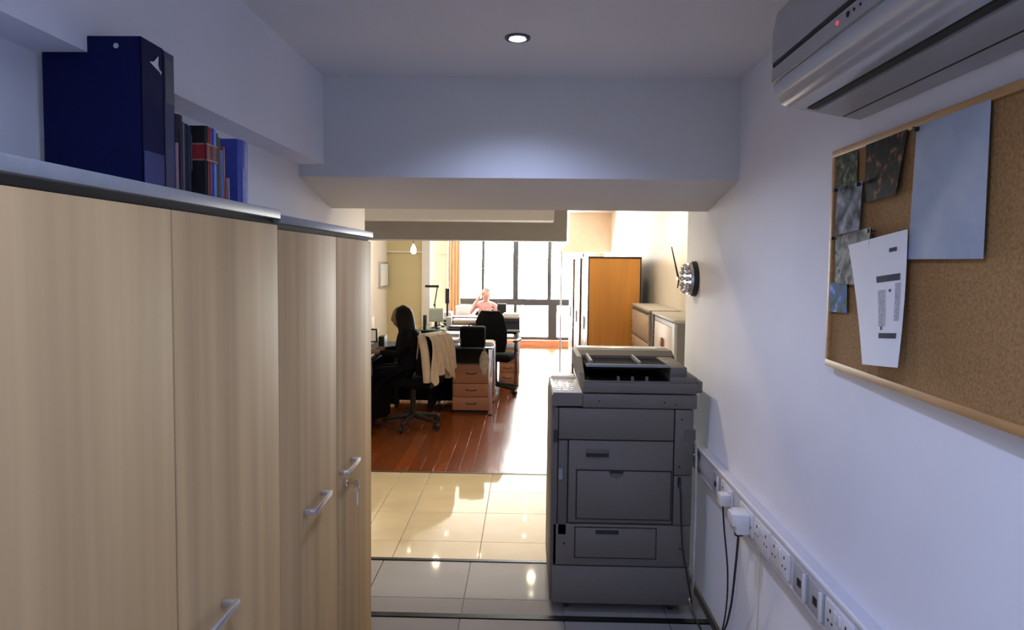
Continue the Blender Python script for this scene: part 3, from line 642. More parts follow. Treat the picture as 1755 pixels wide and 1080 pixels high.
bm = NB(); prism(bm, [(Y0+.33, 1.10), (Y0+.56, 1.10), (Y0+.56, 1.188), (Y0+.42, 1.192), (Y0+.36, 1.172)], .274, .76, 'x'); obj('feeder', bm, M['copier2'], cp)
box('feeder_cover', (.276, .70, Y0+.47, Y0+.56, 1.188, 1.196), M['copierlit'], cp, bev=.003)  # pale strip, daylight on the feeder top painted in
box('feeder_hinge', (.668, .745, Y0+.02, Y0+.36, 1.122, 1.168), M['copier'], cp, bev=.004)
bm = NB(); prism(bm, [(Y0+.02, 1.168), (Y0+.02, 1.176), (Y0+.36, 1.160), (Y0+.36, 1.150)], .278, .664, 'x'); tr_ = obj('feed_tray', bm, M['mattblack'], cp)
box('tray_guide', (.30, .312, Y0+.06, Y0+.30, 1.168, 1.19), M['lowgrey'], tr_); box('tray_guide', (.53, .54, Y0+.06, Y0+.30, 1.168, 1.185), M['lowgrey'], tr_)
box('tray_lip', (.278, .664, Y0+.014, Y0+.026, 1.166, 1.18), M['lowgrey'], tr_, bev=.002)
for cxx in (.205, .70):
    for cyy in (Y0+.06, Y1-.07):
        bm = NB(); cyl(bm, (cxx-.012, cyy, .026), (cxx+.012, cyy, .026), .026, n=16); c_ = obj('caster', bm, M['black'], cp, smooth=True)
        bm = NB(); bx(bm, cxx-.02, cxx+.02, cyy-.02, cyy+.02, .045, .056); obj('fork', bm, M['lowgrey'], c_)
bm = NB(); tube(bm, [(.716, Y0-.004, .63), (.72, Y0-.02, .58), (.735, Y0-.012, .35), (.765, Y0-.01, .18), (.80, Y0+.05, .04), (.815, 3.14, .01)], .004); obj('power_cord', bm, M['cable'], cp, smooth=True)
bm = NB(); tube(bm, [(.80, Y0+.10, .80), (.798, Y0+.03, .78), (.800, Y0+.02, .5), (.80, Y0+.03, .2), (.82, Y0+.12, .012)], .006); o = obj('white_cable', bm, M['whitecable'], smooth=True); tag(o, 'pale cable running down beside the copier', 'cable')

# ------------------------------------------------------------------ storage on the far right
def low_unit(y0, y1, kind, label):
    t = thing('low_cabinet', label, 'cabinet', (1.30, (y0+y1)/2, 0), 'low grey cabinets on the right')
    x0, x1, H = 1.155, 1.446, 1.205
    box('case', (x0+.018, x1, y0, y1, 0, H-.025), M['lowgrey'], t); box('top_panel', (x0-.004, x1, y0, y1, H-.025, H), M['lowtop'], t, bev=.003)
    if kind == 'drawers':
        zs = [.05, .20, .34, .48, .62, .765, .905, H-.03]
        for a, b in zip(zs, zs[1:]):
            d_ = box('drawer', (x0, x0+.018, y0+.06, y1-.04, a+.004, b-.010), M['lowfront'], t, bev=.002)
            box('pull_slot', (x0-.002, x0+.004, y0+.08, y1-.06, b-.022, b-.012), M['copiergap'], d_)
        for z in (.95, 1.0, .80): box('hinge', (x0-.003, x0+.006, y1-.038, y1-.02, z, z+.02), M['black'], t)
    else:
        d_ = box('door', (x0, x0+.018, y0+.10, y1-.12, .05, H-.07), M['lowfront'], t, bev=.002)
        box('upper_rail', (x0, x0+.018, y0+.10, y1-.12, H-.066, H-.03), M['lowtop'], t); box('end_strip', (x0-.002, x0+.018, y0, y0+.098, .0, H-.03), M['lowtop'], t)
        box('handle', (x0-.018, x0, y0+.42, y0+.50, .945, 1.015), M['pull'], d_, bev=.003)['label'] = 'orange wood pull'
        box('unit_gap_shade', (x0-.004, x0+.018, y1-.09, y1, 0, H-.03), M['black'], t)  # black strip put in as the dark gap between the units
        for z in (1.04, .99, .94, .88): box('hinge', (x0-.003, x0+.006, y1-.115, y1-.095, z, z+.018), M['black'], t)
low_unit(5.10, 6.03, 'door', 'low grey cabinet with one pale door and orange pull')
low_unit(6.14, 7.22, 'drawers', 'low grey cabinet with stacked pale drawers, before the orange wardrobe')
def tall_unit(y0, y1, front, label, side, H=1.715, x0=.69, x1=1.29):
    t = thing('tall_cabinet', label, 'wardrobe', ((x0+x1)/2, (y0+y1)/2, 0))
    box('carcass', (x0+.02, x1-.012, y0+.012, y1, .0, H-.02), M['blacktrim'], t)
    box('side_panel', (x0+.014, x1-.014, y0+.004, y0+.014, .02, H-.022), side, t)
    bm = NB(); bx(bm, x0, x0+.014, y0, y0+.02, 0, H); bx(bm, x1-.014, x1, y0, y0+.02, 0, H); bx(bm, x0, x1, y0, y1, H-.02, H); obj('edge_trim', bm, M['blacktrim'], t)
    ym = (y0+y1)/2
    for a, b in ((y0+.022, ym-.004), (ym+.004, y1-.004)):
        d_ = box('door', (x0, x0+.02, a, b, .06, H-.03), front, t, bev=.002)
        yy = b-.05 if b < ym else a+.05
        box('handle', (x0-.02, x0, yy-.008, yy+.008, .85, 1.0), M['steel'], d_)
tall_unit(7.42, 8.28, M['whitegloss'], 'tall orange wood wardrobe with black edging', M['orange'])
tall_unit(8.32, 9.22, M['brownveneer'], 'tall wardrobe with brown doors behind the orange one', M['orange'], 1.70, .67)
tall_unit(9.26, 10.1, M['whitegloss'], 'farthest tall wardrobe, white doors beside the window', M['orange'], 1.69, .65)
bm = NB(); cyl(bm, (.50, 9.6, .02), (.50, 9.6, 1.80), .012, n=12); st = thing('reflection_post', 'slim post standing in for a door edge reflection by the far wardrobes', 'post', (.50, 9.6, 0)); obj('pole', bm, M['steel'], st)  # added post, stands in for a reflected line at a door edge
bm = NB(); lathe(bm, (.50, 9.6, 0), [(.10, 0), (.10, .012), (.03, .022), (.014, .03)], 20); obj('base', bm, M['steel'], st, smooth=True)

# ------------------------------------------------------------------ office desks
def pedestal(x0, x1, y0, y1, H, label):
    t = thing('drawer_pedestal', label, 'drawer unit', ((x0+x1)/2, (y0+y1)/2, 0), 'drawer pedestals under the desks')
    box('case', (x0, x1, y0+.02, y1, .02, H), M['deskblack'], t); box('plinth', (x0+.02, x1-.02, y0+.03, y1-.02, 0, .02), M['black'], t)
    zs = [.03, .03+(H-.03)*.29, .03+(H-.03)*.57, H-.003]
    for a, b in zip(zs, zs[1:]):
        d_ = box('drawer', (x0+.004, x1-.004, y0, y0+.02, a+.003, b-.003), M['pedfront'], t, bev=.002)
        xc, zc = (x0+x1)/2, (a+b)/2+.01
        bm = NB(); tube(bm, [(xc-.055, y0, zc), (xc-.05, y0-.018, zc-.004), (xc, y0-.022, zc-.010), (xc+.05, y0-.018, zc-.004), (xc+.055, y0, zc)], .005, 6, 3); obj('handle', bm, M['black'], d_)
def desk(x0, x1, y0, y1, label, top='glasstop', legs=((1, 0), (1, 1), (0, 0), (0, 1)), panel=None):
    t = thing('office_desk', label, 'desk', ((x0+x1)/2, (y0+y1)/2, 0), 'office desks')
    box('glass_top', (x0, x1, y0, y1, .716, .728), M[top], t, bev=.003); box('board', (x0+.02, x1-.02, y0+.02, y1-.02, .685, .716), M['deskblack'], t)
    for a, b in legs:
        lx = x1-.035 if a else x0+.035; ly = y1-.035 if b else y0+.03
        bm = NB(); bx(bm, lx-.022, lx+.022, ly-.022, ly+.022, .01, .716, bev=.006); l_ = obj('leg', bm, M['chrome'] if top == 'glasstop' else M['black'], t, smooth=True)
        bm = NB(); cyl(bm, (lx, ly, 0), (lx, ly, .012), .024, n=14); obj('foot', bm, M['black'], l_)
    if panel: box('modesty_panel', panel, M['deskblack'], t)
    return t
dk = desk(-1.05, -.345, 6.90, 7.64, 'glass-topped desk with cream chair jacket beside it', legs=((1, 0), (1, 1), (0, 1)), panel=(-1.52, -.80, 7.53, 7.55, .02, .685))  # panel stretched past the desk to darken the space below
box('side_panel', (-1.05, -1.03, 6.93, 7.52, .01, .70), M['deskblack'], dk); box('apron', (-1.03, -.405, 6.94, 6.955, .56, .686), M['deskblack'], dk)  # added black boards, keep the space under the top dark
pedestal(-.795, -.385, 7.00, 7.50, .545, 'nearer drawer pedestal, three cherry drawers and a hanging bag')
desk(-1.45, -.08, 8.58, 9.65, 'second desk with a printer, behind the black office chair', panel=(-1.2, -.4, 9.60, 9.62, .2, .685))
pedestal(-.36, -.13, 8.63, 9.13, .50, 'farther drawer pedestal beside the black office chair')
desk(-2.12, -1.43, 6.02, 7.35, 'black desk where the woman in black sits', 'deskblack', panel=(-2.1, -1.43, 7.30, 7.32, .02, .685))  # back panel added to close the bright gap underneath
desk(-1.30, -.30, 10.05, 10.75, 'far desk in front of the person in pink', 'deskblack', panel=(-1.25, -.35, 10.08, 10.10, .1, .685))
dz = .728
# things on the first desk
def stack(name, label, cat, x0, x1, y0, y1, z, layers, group=None, mats=('paper',)):
    t = thing(name, label, cat, ((x0+x1)/2, (y0+y1)/2, z), group); zz = z
    for i_, h in enumerate(layers):
        dx, dy = random.uniform(-.012, .012), random.uniform(-.012, .012)
        box('sheet' if mats == ('paper',) else 'folder', (x0+dx, x1+dx, y0+dy, y1+dy, zz, zz+h-.0008), M[mats[i_ % len(mats)]], t); zz += h
    return t
lt = thing('letter_tray', 'silver letter tray at the front edge of the glass desk', 'tray', (-.86, 7.08, dz))
for i_, z in enumerate((dz, dz+.045)):
    bm = NB(); bx(bm, -1.03, -.70, 6.94, 7.22, z, z+.006); bx(bm, -1.03, -.70, 6.94, 6.946, z, z+.022); bx(bm, -1.03, -1.024, 6.94, 7.22, z, z+.045); bx(bm, -.706, -.70, 6.94, 7.22, z, z+.045); obj('shelf', bm, M['steel'], lt)
stack('paper_stack', 'messy white paper stack in the silver letter tray', 'papers', -1.0, -.73, 6.96, 7.20, dz+.052, [.008]*3, 'paper stacks on the desks')
stack('paper_stack', 'tall white paper stack behind the letter tray', 'papers', -1.03, -.76, 7.34, 7.62, dz, [.014]*7, 'paper stacks on the desks')
stack('paper_stack', 'small white paper pad at the desk corner by the chair', 'papers', -.46, -.36, 7.10, 7.35, dz, [.012]*3, 'paper stacks on the desks')
stack('file_stack', 'dark folders at the front edge of the second desk', 'files', -1.03, -.74, 8.60, 8.78, dz, [.02, .016, .02], 'file stacks on the desks', ('black', 'slab', 'black'))
bag = thing('briefcase', 'black boxy bag standing on the glass desk', 'bag', (-.575, 7.06, dz))
bm = NB(); bx(bm, -.715, -.445, 6.96, 7.13, dz, dz+.215, bev=.022, seg=3); obj('body', bm, M['softblack'], bag, smooth=True)
bm = NB(); bx(bm, -.71, -.45, 6.953, 6.965, dz+.10, dz+.20, bev=.004); obj('flap', bm, M['softblack'], bag); bm = NB(); tube(bm, [(-.62, 7.045, dz+.213), (-.615, 7.045, dz+.24), (-.55, 7.045, dz+.24), (-.545, 7.045, dz+.213)], .006); obj('handle', bm, M['black'], bag)
# small clear bag hanging from the desk edge
bm = NB(); n = 10
rows = []
for j in range(7):
    v = j/6; w = .012+.035*math.sin(PI*min(1, v*.75+.1)); zc = .69-.25*v
    rows.append([bm.verts.new((-.445+w*math.cos(2*PI*q/n)*(1+.25*math.sin(5*q+j)), 6.90+w*.5*math.sin(2*PI*q/n)*(1+.2*math.cos(3*q+2*j)), zc)) for q in range(n)])
for a, b in zip(rows, rows[1:]):
    for q in range(n): bm.faces.new((a[q], a[(q+1) % n], b[(q+1) % n], b[q]))
bm.faces.new(rows[0][::-1]); bm.faces.new(rows[-1])
pb = thing('plastic_bag', 'crumpled clear plastic bag hanging in front of the drawers', 'bag', (-.445, 6.90, .44)); obj('film', bm, M['bagfilm'], pb, smooth=True)
bm = NB(); tube(bm, [(-.455, 6.90, .685), (-.45, 6.893, .71), (-.445, 6.90, .732), (-.44, 6.93, .731), (-.435, 6.90, .70), (-.435, 6.90, .685)], .004, 6); obj('strap', bm, M['bagfilm'], pb)
# second desk: printer, papers, files, lamp, screen
PD = .2
pr = thing('printer', 'printer with white top and navy front on second desk', 'printer', (-.20, 8.76, dz))
box('body', (-.335, -.09, 8.42+PD, 8.72+PD, dz+.02, dz+.165), M['navybox'], pr, bev=.006); box('paper_drawer', (-.34, -.085, 8.40+PD, 8.72+PD, dz, dz+.02), M['offwhite'], pr); box('lid', (-.34, -.085, 8.41+PD, 8.73+PD, dz+.165, dz+.19), M['offwhite'], pr, bev=.004)
box('output_slot', (-.31, -.115, 8.415+PD, 8.43+PD, dz+.10, dz+.13), M['black'], pr)
stack('paper_stack', 'white paper stack on the printer lid', 'papers', -.31, -.10, 8.65, 8.88, dz+.19, [.012]*3, 'paper stacks on the desks')
stack('file_stack', 'tan and red-brown files on the second desk', 'files', -1.02, -.58, 9.02, 9.28, dz, [.03, .025, .03, .02], 'file stacks on the desks', ('black', 'file', 'tan', 'paper'))
stack('paper_stack', 'white paper stack beside the tan files', 'papers', -.56, -.42, 8.62, 8.86, dz, [.012]*4, 'paper stacks on the desks')
def monitor(x, y, z, w, h, face, label, m_back, m_front, rz=0):
    t = thing('monitor', label, 'monitor', (x, y, z)); 
    box('stand_base', (x-w*.3, x+w*.3, y-.08, y+.08, z, z+.012), M['black'], t, bev=.003); box('stand_neck', (x-.02, x+.02, y-.012, y+.012, z+.012, z+.10), M['black'], t)
    box('casing', (x-w/2, x+w/2, y-.018, y+.018, z+.08, z+.08+h), m_back, t, bev=.006)
    box('screen', (x-w/2+.015, x+w/2-.015, y+face*.018-.002, y+face*.018+.002, z+.095, z+.065+h), m_front, t)
    t.rotation_euler = (0, 0, rz); return t
monitor(-1.24, 8.92, dz, .20, .19, -1, 'small pale green-grey screen on the second desk', M['screenback'], M['screenback'])
box('speaker_box', (-1.38, -1.345, 8.66, 8.76, dz, dz+.19), M['black'], None, bev=.004); tag(bpy.data.objects['speaker_box'], 'slim black box left of the pale screen', 'box')
box('white_carton', (-1.09, -1.02, 8.82, 8.92, dz, dz+.16), M['offwhite'], None, bev=.004); tag(bpy.data.objects['white_carton'], 'small white carton right of the pale screen', 'box')
LX = -.10
lm = thing('desk_lamp', 'black articulated desk lamp against the cream wall', 'lamp', (-1.12+LX, 9.1, dz))
bm = NB(); lathe(bm, (-1.12+LX, 9.1, dz), [(.075, 0), (.075, .018), (.02, .03), (.012, .04)], 18); obj('base', bm, M['black'], lm, smooth=True)
bm = NB(); cyl(bm, (-1.12+LX, 9.1, dz+.03), (-1.19+LX, 9.1, dz+.30), .009, n=8); obj('lower_arm', bm, M['black'], lm)
bm = NB(); cyl(bm, (-1.19+LX, 9.1, dz+.30), (-1.15+LX, 9.1, dz+.555), .009, n=8); ball(bm, (-1.19+LX, 9.1, dz+.30), .018); obj('upper_arm', bm, M['black'], lm, smooth=True)
bm = NB(); bx(bm, -1.32+LX, -1.12+LX, 9.06, 9.14, dz+.545, dz+.58, bev=.012); obj('lamp_head', bm, M['black'], lm, smooth=True)
fr = thing('phone_stand', 'dark upright stand with a cable beside the desk lamp', 'stand', (-1.15, 9.45, dz))
bm = NB(); lathe(bm, (-1.15, 9.45, dz), [(.06, 0), (.06, .02), (.012, .03)], 16); obj('base', bm, M['black'], fr, smooth=True)
bm = NB(); bx(bm, -1.165, -1.135, 9.43, 9.47, dz+.02, dz+.48, bev=.006); obj('column', bm, M['black'], fr)
bm = NB(); bx(bm, -1.18, -1.12, 9.42, 9.45, dz+.30, dz+.52, bev=.008); obj('holder', bm, M['black'], fr)
# woman's desk
monitor(-1.62, 6.62, dz, .20, .14, -1, 'small cream screen on the black desk before the woman', M['black'], M['screen'])
box('file_box', (-1.53, -1.47, 6.70, 6.85, dz, dz+.13), M['black'], None, bev=.003); tag(bpy.data.objects['file_box'], 'short black box between the cream screen and the woman', 'box')
box('beige_folder', (-1.74, -1.69, 7.0, 7.2, dz, dz+.30), M['tan'], None, bev=.003); tag(bpy.data.objects['beige_folder'], 'upright beige folder at the back of the black desk', 'folder')
stack('paper_stack', 'thin white papers under the woman\'s hands', 'papers', -1.70, -1.46, 6.10, 6.36, dz, [.004]*2, 'paper stacks on the desks')
# far desk
stack('file_stack', 'low brown files on the desk before the pink person', 'files', -1.15, -.75, 10.12, 10.4, dz, [.02, .02, .015], 'file stacks on the desks', ('tan', 'file', 'paper'))
stack('paper_stack', 'white paper pile at the left of the far desk', 'papers', -1.29, -1.17, 10.12, 10.40, dz, [.03]*4, 'paper stacks on the desks')
lc = thing('lidded_carton', 'bright white carton on the far desk beside the curtain', 'box', (-1.03, 10.55, dz)); box('body', (-1.14, -.93, 10.48, 10.64, dz, dz+.16), M['paper'], lc, bev=.004); box('lid', (-1.145, -.925, 10.475, 10.645, dz+.16, dz+.19), M['paper'], lc, bev=.003)
monitor(-.40, 10.5, dz, .15, .16, 1, 'small dark monitor at the right of the far desk', M['black'], M['black'])

# framed white picture and pendant
fp = thing('framed_picture', 'white framed picture on the far left wall', 'picture', (FXL+.01, 9.7, 1.24))
box('frame', (FXL, FXL+.025, 9.42, 9.96, 1.24, 1.62), M['steel'], fp, bev=.003); box('print', (FXL+.02, FXL+.028, 9.45, 9.93, 1.27, 1.59), M['paper'], fp)
pn = thing('pendant_lamp', 'small glowing pendant lamp before the yellow wall', 'lamp', (-1.50, 8.6, 1.70))
bm = NB(); cyl(bm, (-1.50, 8.6, 1.86), (-1.50, 8.6, FCZ), .004, n=6); obj('cord', bm, M['black'], pn)
bm = NB(); lathe(bm, (-1.50, 8.6, 1.735), [(.02, 0), (.034, .02), (.037, .05), (.028, .085), (.012, .115), (.006, .13)], 18); obj('shade', bm, M['lampglow'], pn, smooth=True)

# ------------------------------------------------------------------ office chairs
def office_chair(x, y, rz, label, back_h, seat_h=.46, arms=True, bw=.46):
    """local frame: sitter faces -y"""
    t = thing('office_chair', label, 'chair', (0, 0, 0), 'black office chairs'); t.location = (x, y, 0); t.rotation_euler = (0, 0, rz); WP[t.name] = Vector((0, 0, 0))
    bm = NB(); bx(bm, -.24, .24, -.24, .22, seat_h-.04, seat_h+.05, bev=.04, seg=3); obj('seat', bm, M['softblack'], t, smooth=True)
    bm = NB(); P = []
    n = 8
    for j in range(n+1):
        v = j/n; z = seat_h+.08+(back_h-seat_h-.08)*v; w = bw/2*(.82+.18*math.sin(PI*min(1, v*1.1)))*(1-.30*max(0, (v-.75)/.25)**2); yy = .20+.07*v+.02*math.sin(v*PI)
        P.append([bm.verts.new((sx*w, yy-.03+abs(sx)*-.03+dy, z)) for sx, dy in ((-1, 0), (-.5, -.01), (0, -.012), (.5, -.01), (1, 0), (1, .04), (.5, .06), (0, .065), (-.5, .06), (-1, .04))])
    for a, b in zip(P, P[1:]):
        for q in range(10): bm.faces.new((a[q], a[(q+1) % 10], b[(q+1) % 10], b[q]))
    bm.faces.new(P[0][::-1]); bm.faces.new(P[-1]); obj('backrest', bm, M['softblack'], t, smooth=True)
    bm = NB(); cyl(bm, (0, 0, .10), (0, 0, seat_h-.03), .028, n=14); obj('column', bm, M['black'], t, smooth=True)
    bm = NB(); bx(bm, -.04, .04, .10, .22, seat_h-.05, seat_h-.02); bx(bm, -.035, .035, .20, .24, seat_h-.05, seat_h+.2); obj('back_bracket', bm, M['black'], t)
    for k_ in range(5):
        a = 2*PI*k_/5+.3; ex, ey = .29*math.cos(a), .29*math.sin(a)
        bm = NB(); cyl(bm, (.02*math.cos(a), .02*math.sin(a), .115), (ex, ey, .075), .03, .018, n=8); l_ = obj('leg', bm, M['black'], t, smooth=True)
        bm = NB(); cyl(bm, (ex-.02*math.sin(a), ey+.02*math.cos(a), .03), (ex+.02*math.sin(a), ey-.02*math.cos(a), .03), .03, n=12); bx(bm, ex-.008, ex+.008, ey-.008, ey+.008, .03, .075); obj('caster', bm, M['black'], l_)
    if arms:
        for s in (-1, 1):
            bm = NB(); tube(bm, [(s*.23, .12, seat_h), (s*.28, .10, seat_h+.06), (s*.28, .08, seat_h+.19), (s*.275, -.14, seat_h+.20)], .016, 8, 4); bx(bm, s*.275-.028, s*.275+.028, -.16, .10, seat_h+.195, seat_h+.222, bev=.008); obj('armrest', bm, M['black'], t, smooth=True)
    return t
office_chair(-1.12, 6.42, -PI/2-.5, 'black office chair of the woman in black, jacket on back', .93, arms=False, bw=.35)
office_chair(-.385, 8.12, PI*.93, 'high black office chair turned beside the second desk', 1.05, bw=.40)
office_chair(-.68, 11.05, 0, 'black office chair under the person in pink', .82, arms=False)

# cream jacket over the chair back (chair back near x = -.85)
bm = NB(); nu, nv = 36, 14
def jk(u, v, off):
    # u across (y), v: from front hem over the top to the back hem
    y = 6.26+.33*u; fold = .018*math.sin(u*26+1.3*math.sin(v*5))+.010*math.sin(u*57)
    hem = .06*math.sin(u*9+.7)+.03*math.sin(u*23)
    return y, fold, hem
G = []
for i in range(nu+1):
    u = i/nu; row = []
    for j in range(nv+1):
        v = j/nv; y, fold, hem = jk(u, v, 0)
        if v < .22:
            s = v/.22; x = -.955+.03*s; z = .70+.25*s
        else:
            s = (v-.22)/.78; amp = min(1, s*3); x = -.925+.15*(1-math.exp(-s*16))+fold*(.3+s)+.05*s; z = .955-(.40+hem)*s+.012*(1-amp)
        spread = 1+.30*max(0, (v-.22)/.78)
        row.append(Vector((x-.01, 6.42+(y-6.42)*spread*.92, z)))
    G.append(row)
# the jacket hangs so its width is seen from the corridor: sleeves and folds run down
vs = [[bm.verts.new(p) for p in r_] for r_ in G]; vt = [[bm.verts.new(p+Vector((.006, 0, .004))) for p in r_] for r_ in G]
for i in range(nu):
    for j in range(nv):
        bm.faces.new((vs[i][j], vs[i+1][j], vs[i+1][j+1], vs[i][j+1])); bm.faces.new((vt[i][j], vt[i][j+1], vt[i+1][j+1], vt[i+1][j]))
rim = [(i, 0) for i in range(nu)]+[(nu, j) for j in range(nv)]+[(nu-i, nv) for i in range(nu)]+[(0, nv-j) for j in range(nv)]
for k_ in range(len(rim)):
    (i, j), (p_, q_) = rim[k_], rim[(k_+1) % len(rim)]; bm.faces.new((vs[i][j], vt[i][j], vt[p_][q_], vs[p_][q_]))
jkt = thing('jacket', 'cream jacket draped over the woman\'s chair back', 'jacket', (-.88, 6.42, .55)); obj('cloth', bm, M['jacket'], jkt, smooth=True)
for yy, dx in ((6.25, -.01), (6.58, .0)):
    bm = NB(); tube(bm, [(-.90+dx, yy+.03, .93), (-.83+dx, yy-.01, .80), (-.80+dx, yy-.02, .62), (-.795+dx, yy-.01, .50)], .040, 10, 4); obj('sleeve', bm, M['jacket'], jkt, smooth=True)

jc = Vector((-1.12, 6.42, 0)); Rz = Matrix.Rotation(-.5, 3, 'Z')
jkt.location = jc+Rz @ (Vector(jkt.location)-jc); jkt.rotation_euler = (0, 0, -.5)

# ------------------------------------------------------------------ people
def skin_mesh(chains, levels=2):
    """chains: list of lists of (point, radius); chains that start at an existing point join there -> one continuous skin"""
    me = bpy.data.meshes.new('s'); pts, rad, ed, idx = [], [], [], {}
    for ch in chains:
        prev = None
        for p_, r_ in ch:
            k_ = tuple(round(c, 4) for c in p_)
            if k_ not in idx: idx[k_] = len(pts); pts.append(p_); rad.append(r_)
            if prev is not None and prev != idx[k_]: ed.append((prev, idx[k_]))
            prev = idx[k_]
    me.from_pydata(pts, ed, []); o = bpy.data.objects.new('s', me); COL.objects.link(o)
    o.modifiers.new('k', 'SKIN'); me.skin_vertices[0].data[0].use_root = True
    for i, r_ in enumerate(rad): me.skin_vertices[0].data[i].radius = r_ if hasattr(r_, '__len__') else (r_, r_)
    s = o.modifiers.new('u', 'SUBSURF'); s.levels = levels; s.render_levels = levels
    dg = bpy.context.evaluated_depsgraph_get(); dg.update()
    out = bpy.data.meshes.new_from_object(o.evaluated_get(dg)); bpy.data.objects.remove(o); bpy.data.meshes.remove(me)
    return out
def head(bm, c, fwd, up, s=1.0):
    """head with brow, nose, lips, chin, ears, eyes; returns nothing, adds to bm"""
    f, u = Vector(fwd).normalized(), Vector(up).normalized(); l = u.cross(f)
    def T(a, b, h): return Vector(c)+(f*a+l*b+u*h)*s
    vs_ = ball(bm, (0, 0, 0), 1, 24, 18)
    for v in vs_:
        x_, y_, z_ = v.co
        fx, w, h = .095*x_, .074*y_, .115*z_
        if z_ < 0: w *= 1-.34*z_*z_; fx = fx*(1-.22*z_*z_)+(.012*z_*z_ if x_ > 0 else .02*z_*z_)
        if x_ > .2 and abs(y_) < .28:
            if -.32 < z_ < .12: fx += .020*(1-abs(y_)/.28)*(1-(z_+.10)/.22 if z_ > -.10 else 1-(-.10-z_)/.22)   # nose
            if -.62 < z_ < -.40: fx += .006*(1-abs(y_)/.28)                                                           # lips
        if x_ > .5 and .12 < z_ < .3: fx += .004                                                                      # brow
        v.co = T(fx, w, h)
    for sgn in (-1, 1):
        e = ball(bm, (0, 0, 0), 1, 10, 8)
        for v in e: v.co = T(.078+.012*v.co.x, sgn*.031+.014*v.co.y, .006+.010*v.co.z)
        e = ball(bm, (0, 0, 0), 1, 10, 8)
        for v in e: v.co = T(-.005+.022*v.co.x, sgn*.074+.009*v.co.y, -.01+.032*v.co.z)
def hand(wrist, dirn, normal, thumb, curl=.5, s=1.0):
    d_, n_, t_ = Vector(dirn).normalized(), Vector(normal).normalized(), Vector(thumb).normalized()
    w = Vector(wrist); ch = []
    palm = [(tuple(w), .026*s), (tuple(w+d_*.045*s), (.036*s, .016*s)), (tuple(w+d_*.085*s), (.036*s, .014*s))]
    for k_, L in enumerate((.070, .078, .072, .056)):
        off = t_*(.027-.018*k_)*s; b0 = w+d_*.075*s+off; p1 = b0+(d_*(1-.2*curl)+n_*.4*curl).normalized()*L*.5*s; p2 = p1+(d_*(1-curl)+n_*curl).normalized()*L*.32*s; p3 = p2+(d_*(1-1.4*curl)+n_*1.2*curl).normalized()*L*.28*s
        ch.append([(tuple(b0), .0095*s), (tuple(p1), .009*s), (tuple(p2), .008*s), (tuple(p3), .0065*s)])
    b0 = w+d_*.02*s+t_*.022*s; p1 = b0+(d_*.6+t_*.7).normalized()*.038*s; p2 = p1+(d_*.9+t_*.2+n_*.3).normalized()*.03*s
    ch.append([(tuple(b0), .012*s), (tuple(p1), .010*s), (tuple(p2), .008*s)])
    return palm, ch
def person(name, label, body, cloth, skinm, hair_bm, hairm, hd, hands, neck_z, base, skin_test):
    root = thing(name, label, 'person', base)
    bm = NB(); me = skin_mesh(body); bm.from_mesh(me); bpy.data.meshes.remove(me)
    for f_ in bm.faces: f_.material_index = 1 if skin_test(f_.calc_center_median()) else 0
    n0 = len(bm.faces)
    head(bm, *hd)
    for chs in hands:
        for ch in chs:
            me = skin_mesh([ch], 1); bm.from_mesh(me); bpy.data.meshes.remove(me)
    bm.faces.ensure_lookup_table()
    for f_ in bm.faces[n0:]: f_.material_index = 1
    obj('body', bm, [cloth, skinm], root, smooth=True)
    obj('hair', hair_bm, hairm, root, smooth=True)
    return root
def skirt(root, rings, m):
    bm = NB(); n = 22; P = []
    for (c, rx, ry, tilt) in rings:
        P.append([bm.verts.new((c[0]+rx*math.cos(2*PI*k/n)*(1+.03*math.sin(5*2*PI*k/n)), c[1]+ry*math.sin(2*PI*k/n), c[2]+tilt*math.cos(2*PI*k/n))) for k in range(n)])
    for a, b in zip(P, P[1:]):
        for k in range(n): bm.faces.new((a[k], a[(k+1) % n], b[(k+1) % n], b[k]))
    bm.faces.new(P[0][::-1]); bm.faces.new(P[-1]); obj('skirt', bm, m, root, smooth=True)
# woman in black at the left desk, facing left
wx, wy = -1.16, 6.40
pel = (wx+.06, wy, .56)
lp, lf = hand((wx-.27, wy-.10, .752), (-1, .25, -.05), (0, 0, -1), (.2, 1, 0), .35)
rp, rf = hand((wx-.27, wy+.10, .752), (-1, -.25, -.05), (0, 0, -1), (.2, -1, 0), .35)
body = [[(pel, (.13, .17)), ((wx+.05, wy, .70), (.11, .145)), ((wx+.01, wy, .83), (.115, .165)), ((wx-.02, wy, .92), (.085, .13)), ((wx-.035, wy, .985), (.048, .048)), ((wx-.05, wy, 1.05), (.045, .045))]]
for s, palm in ((-1, lp), (1, rp)):
    body.append([((wx-.02, wy, .92), (.085, .13)), ((wx-.01, wy+s*.165, .905), .058), ((wx-.03, wy+s*.215, .80), .047), ((wx-.06, wy+s*.22, .745), .042), ((wx-.17, wy+s*.16, .752), .034)]+palm)
    body.append([(pel, (.13, .17)), ((wx-.02, wy+s*.09, .555), .085), ((wx-.33, wy+s*.10, .545), .062), ((wx-.36, wy+s*.10, .30), .048), ((wx-.33, wy+s*.10, .09), .036), ((wx-.44, wy+s*.10, .045), .034)])
hb = NB(); hc = Vector((wx-.075, wy, 1.085))
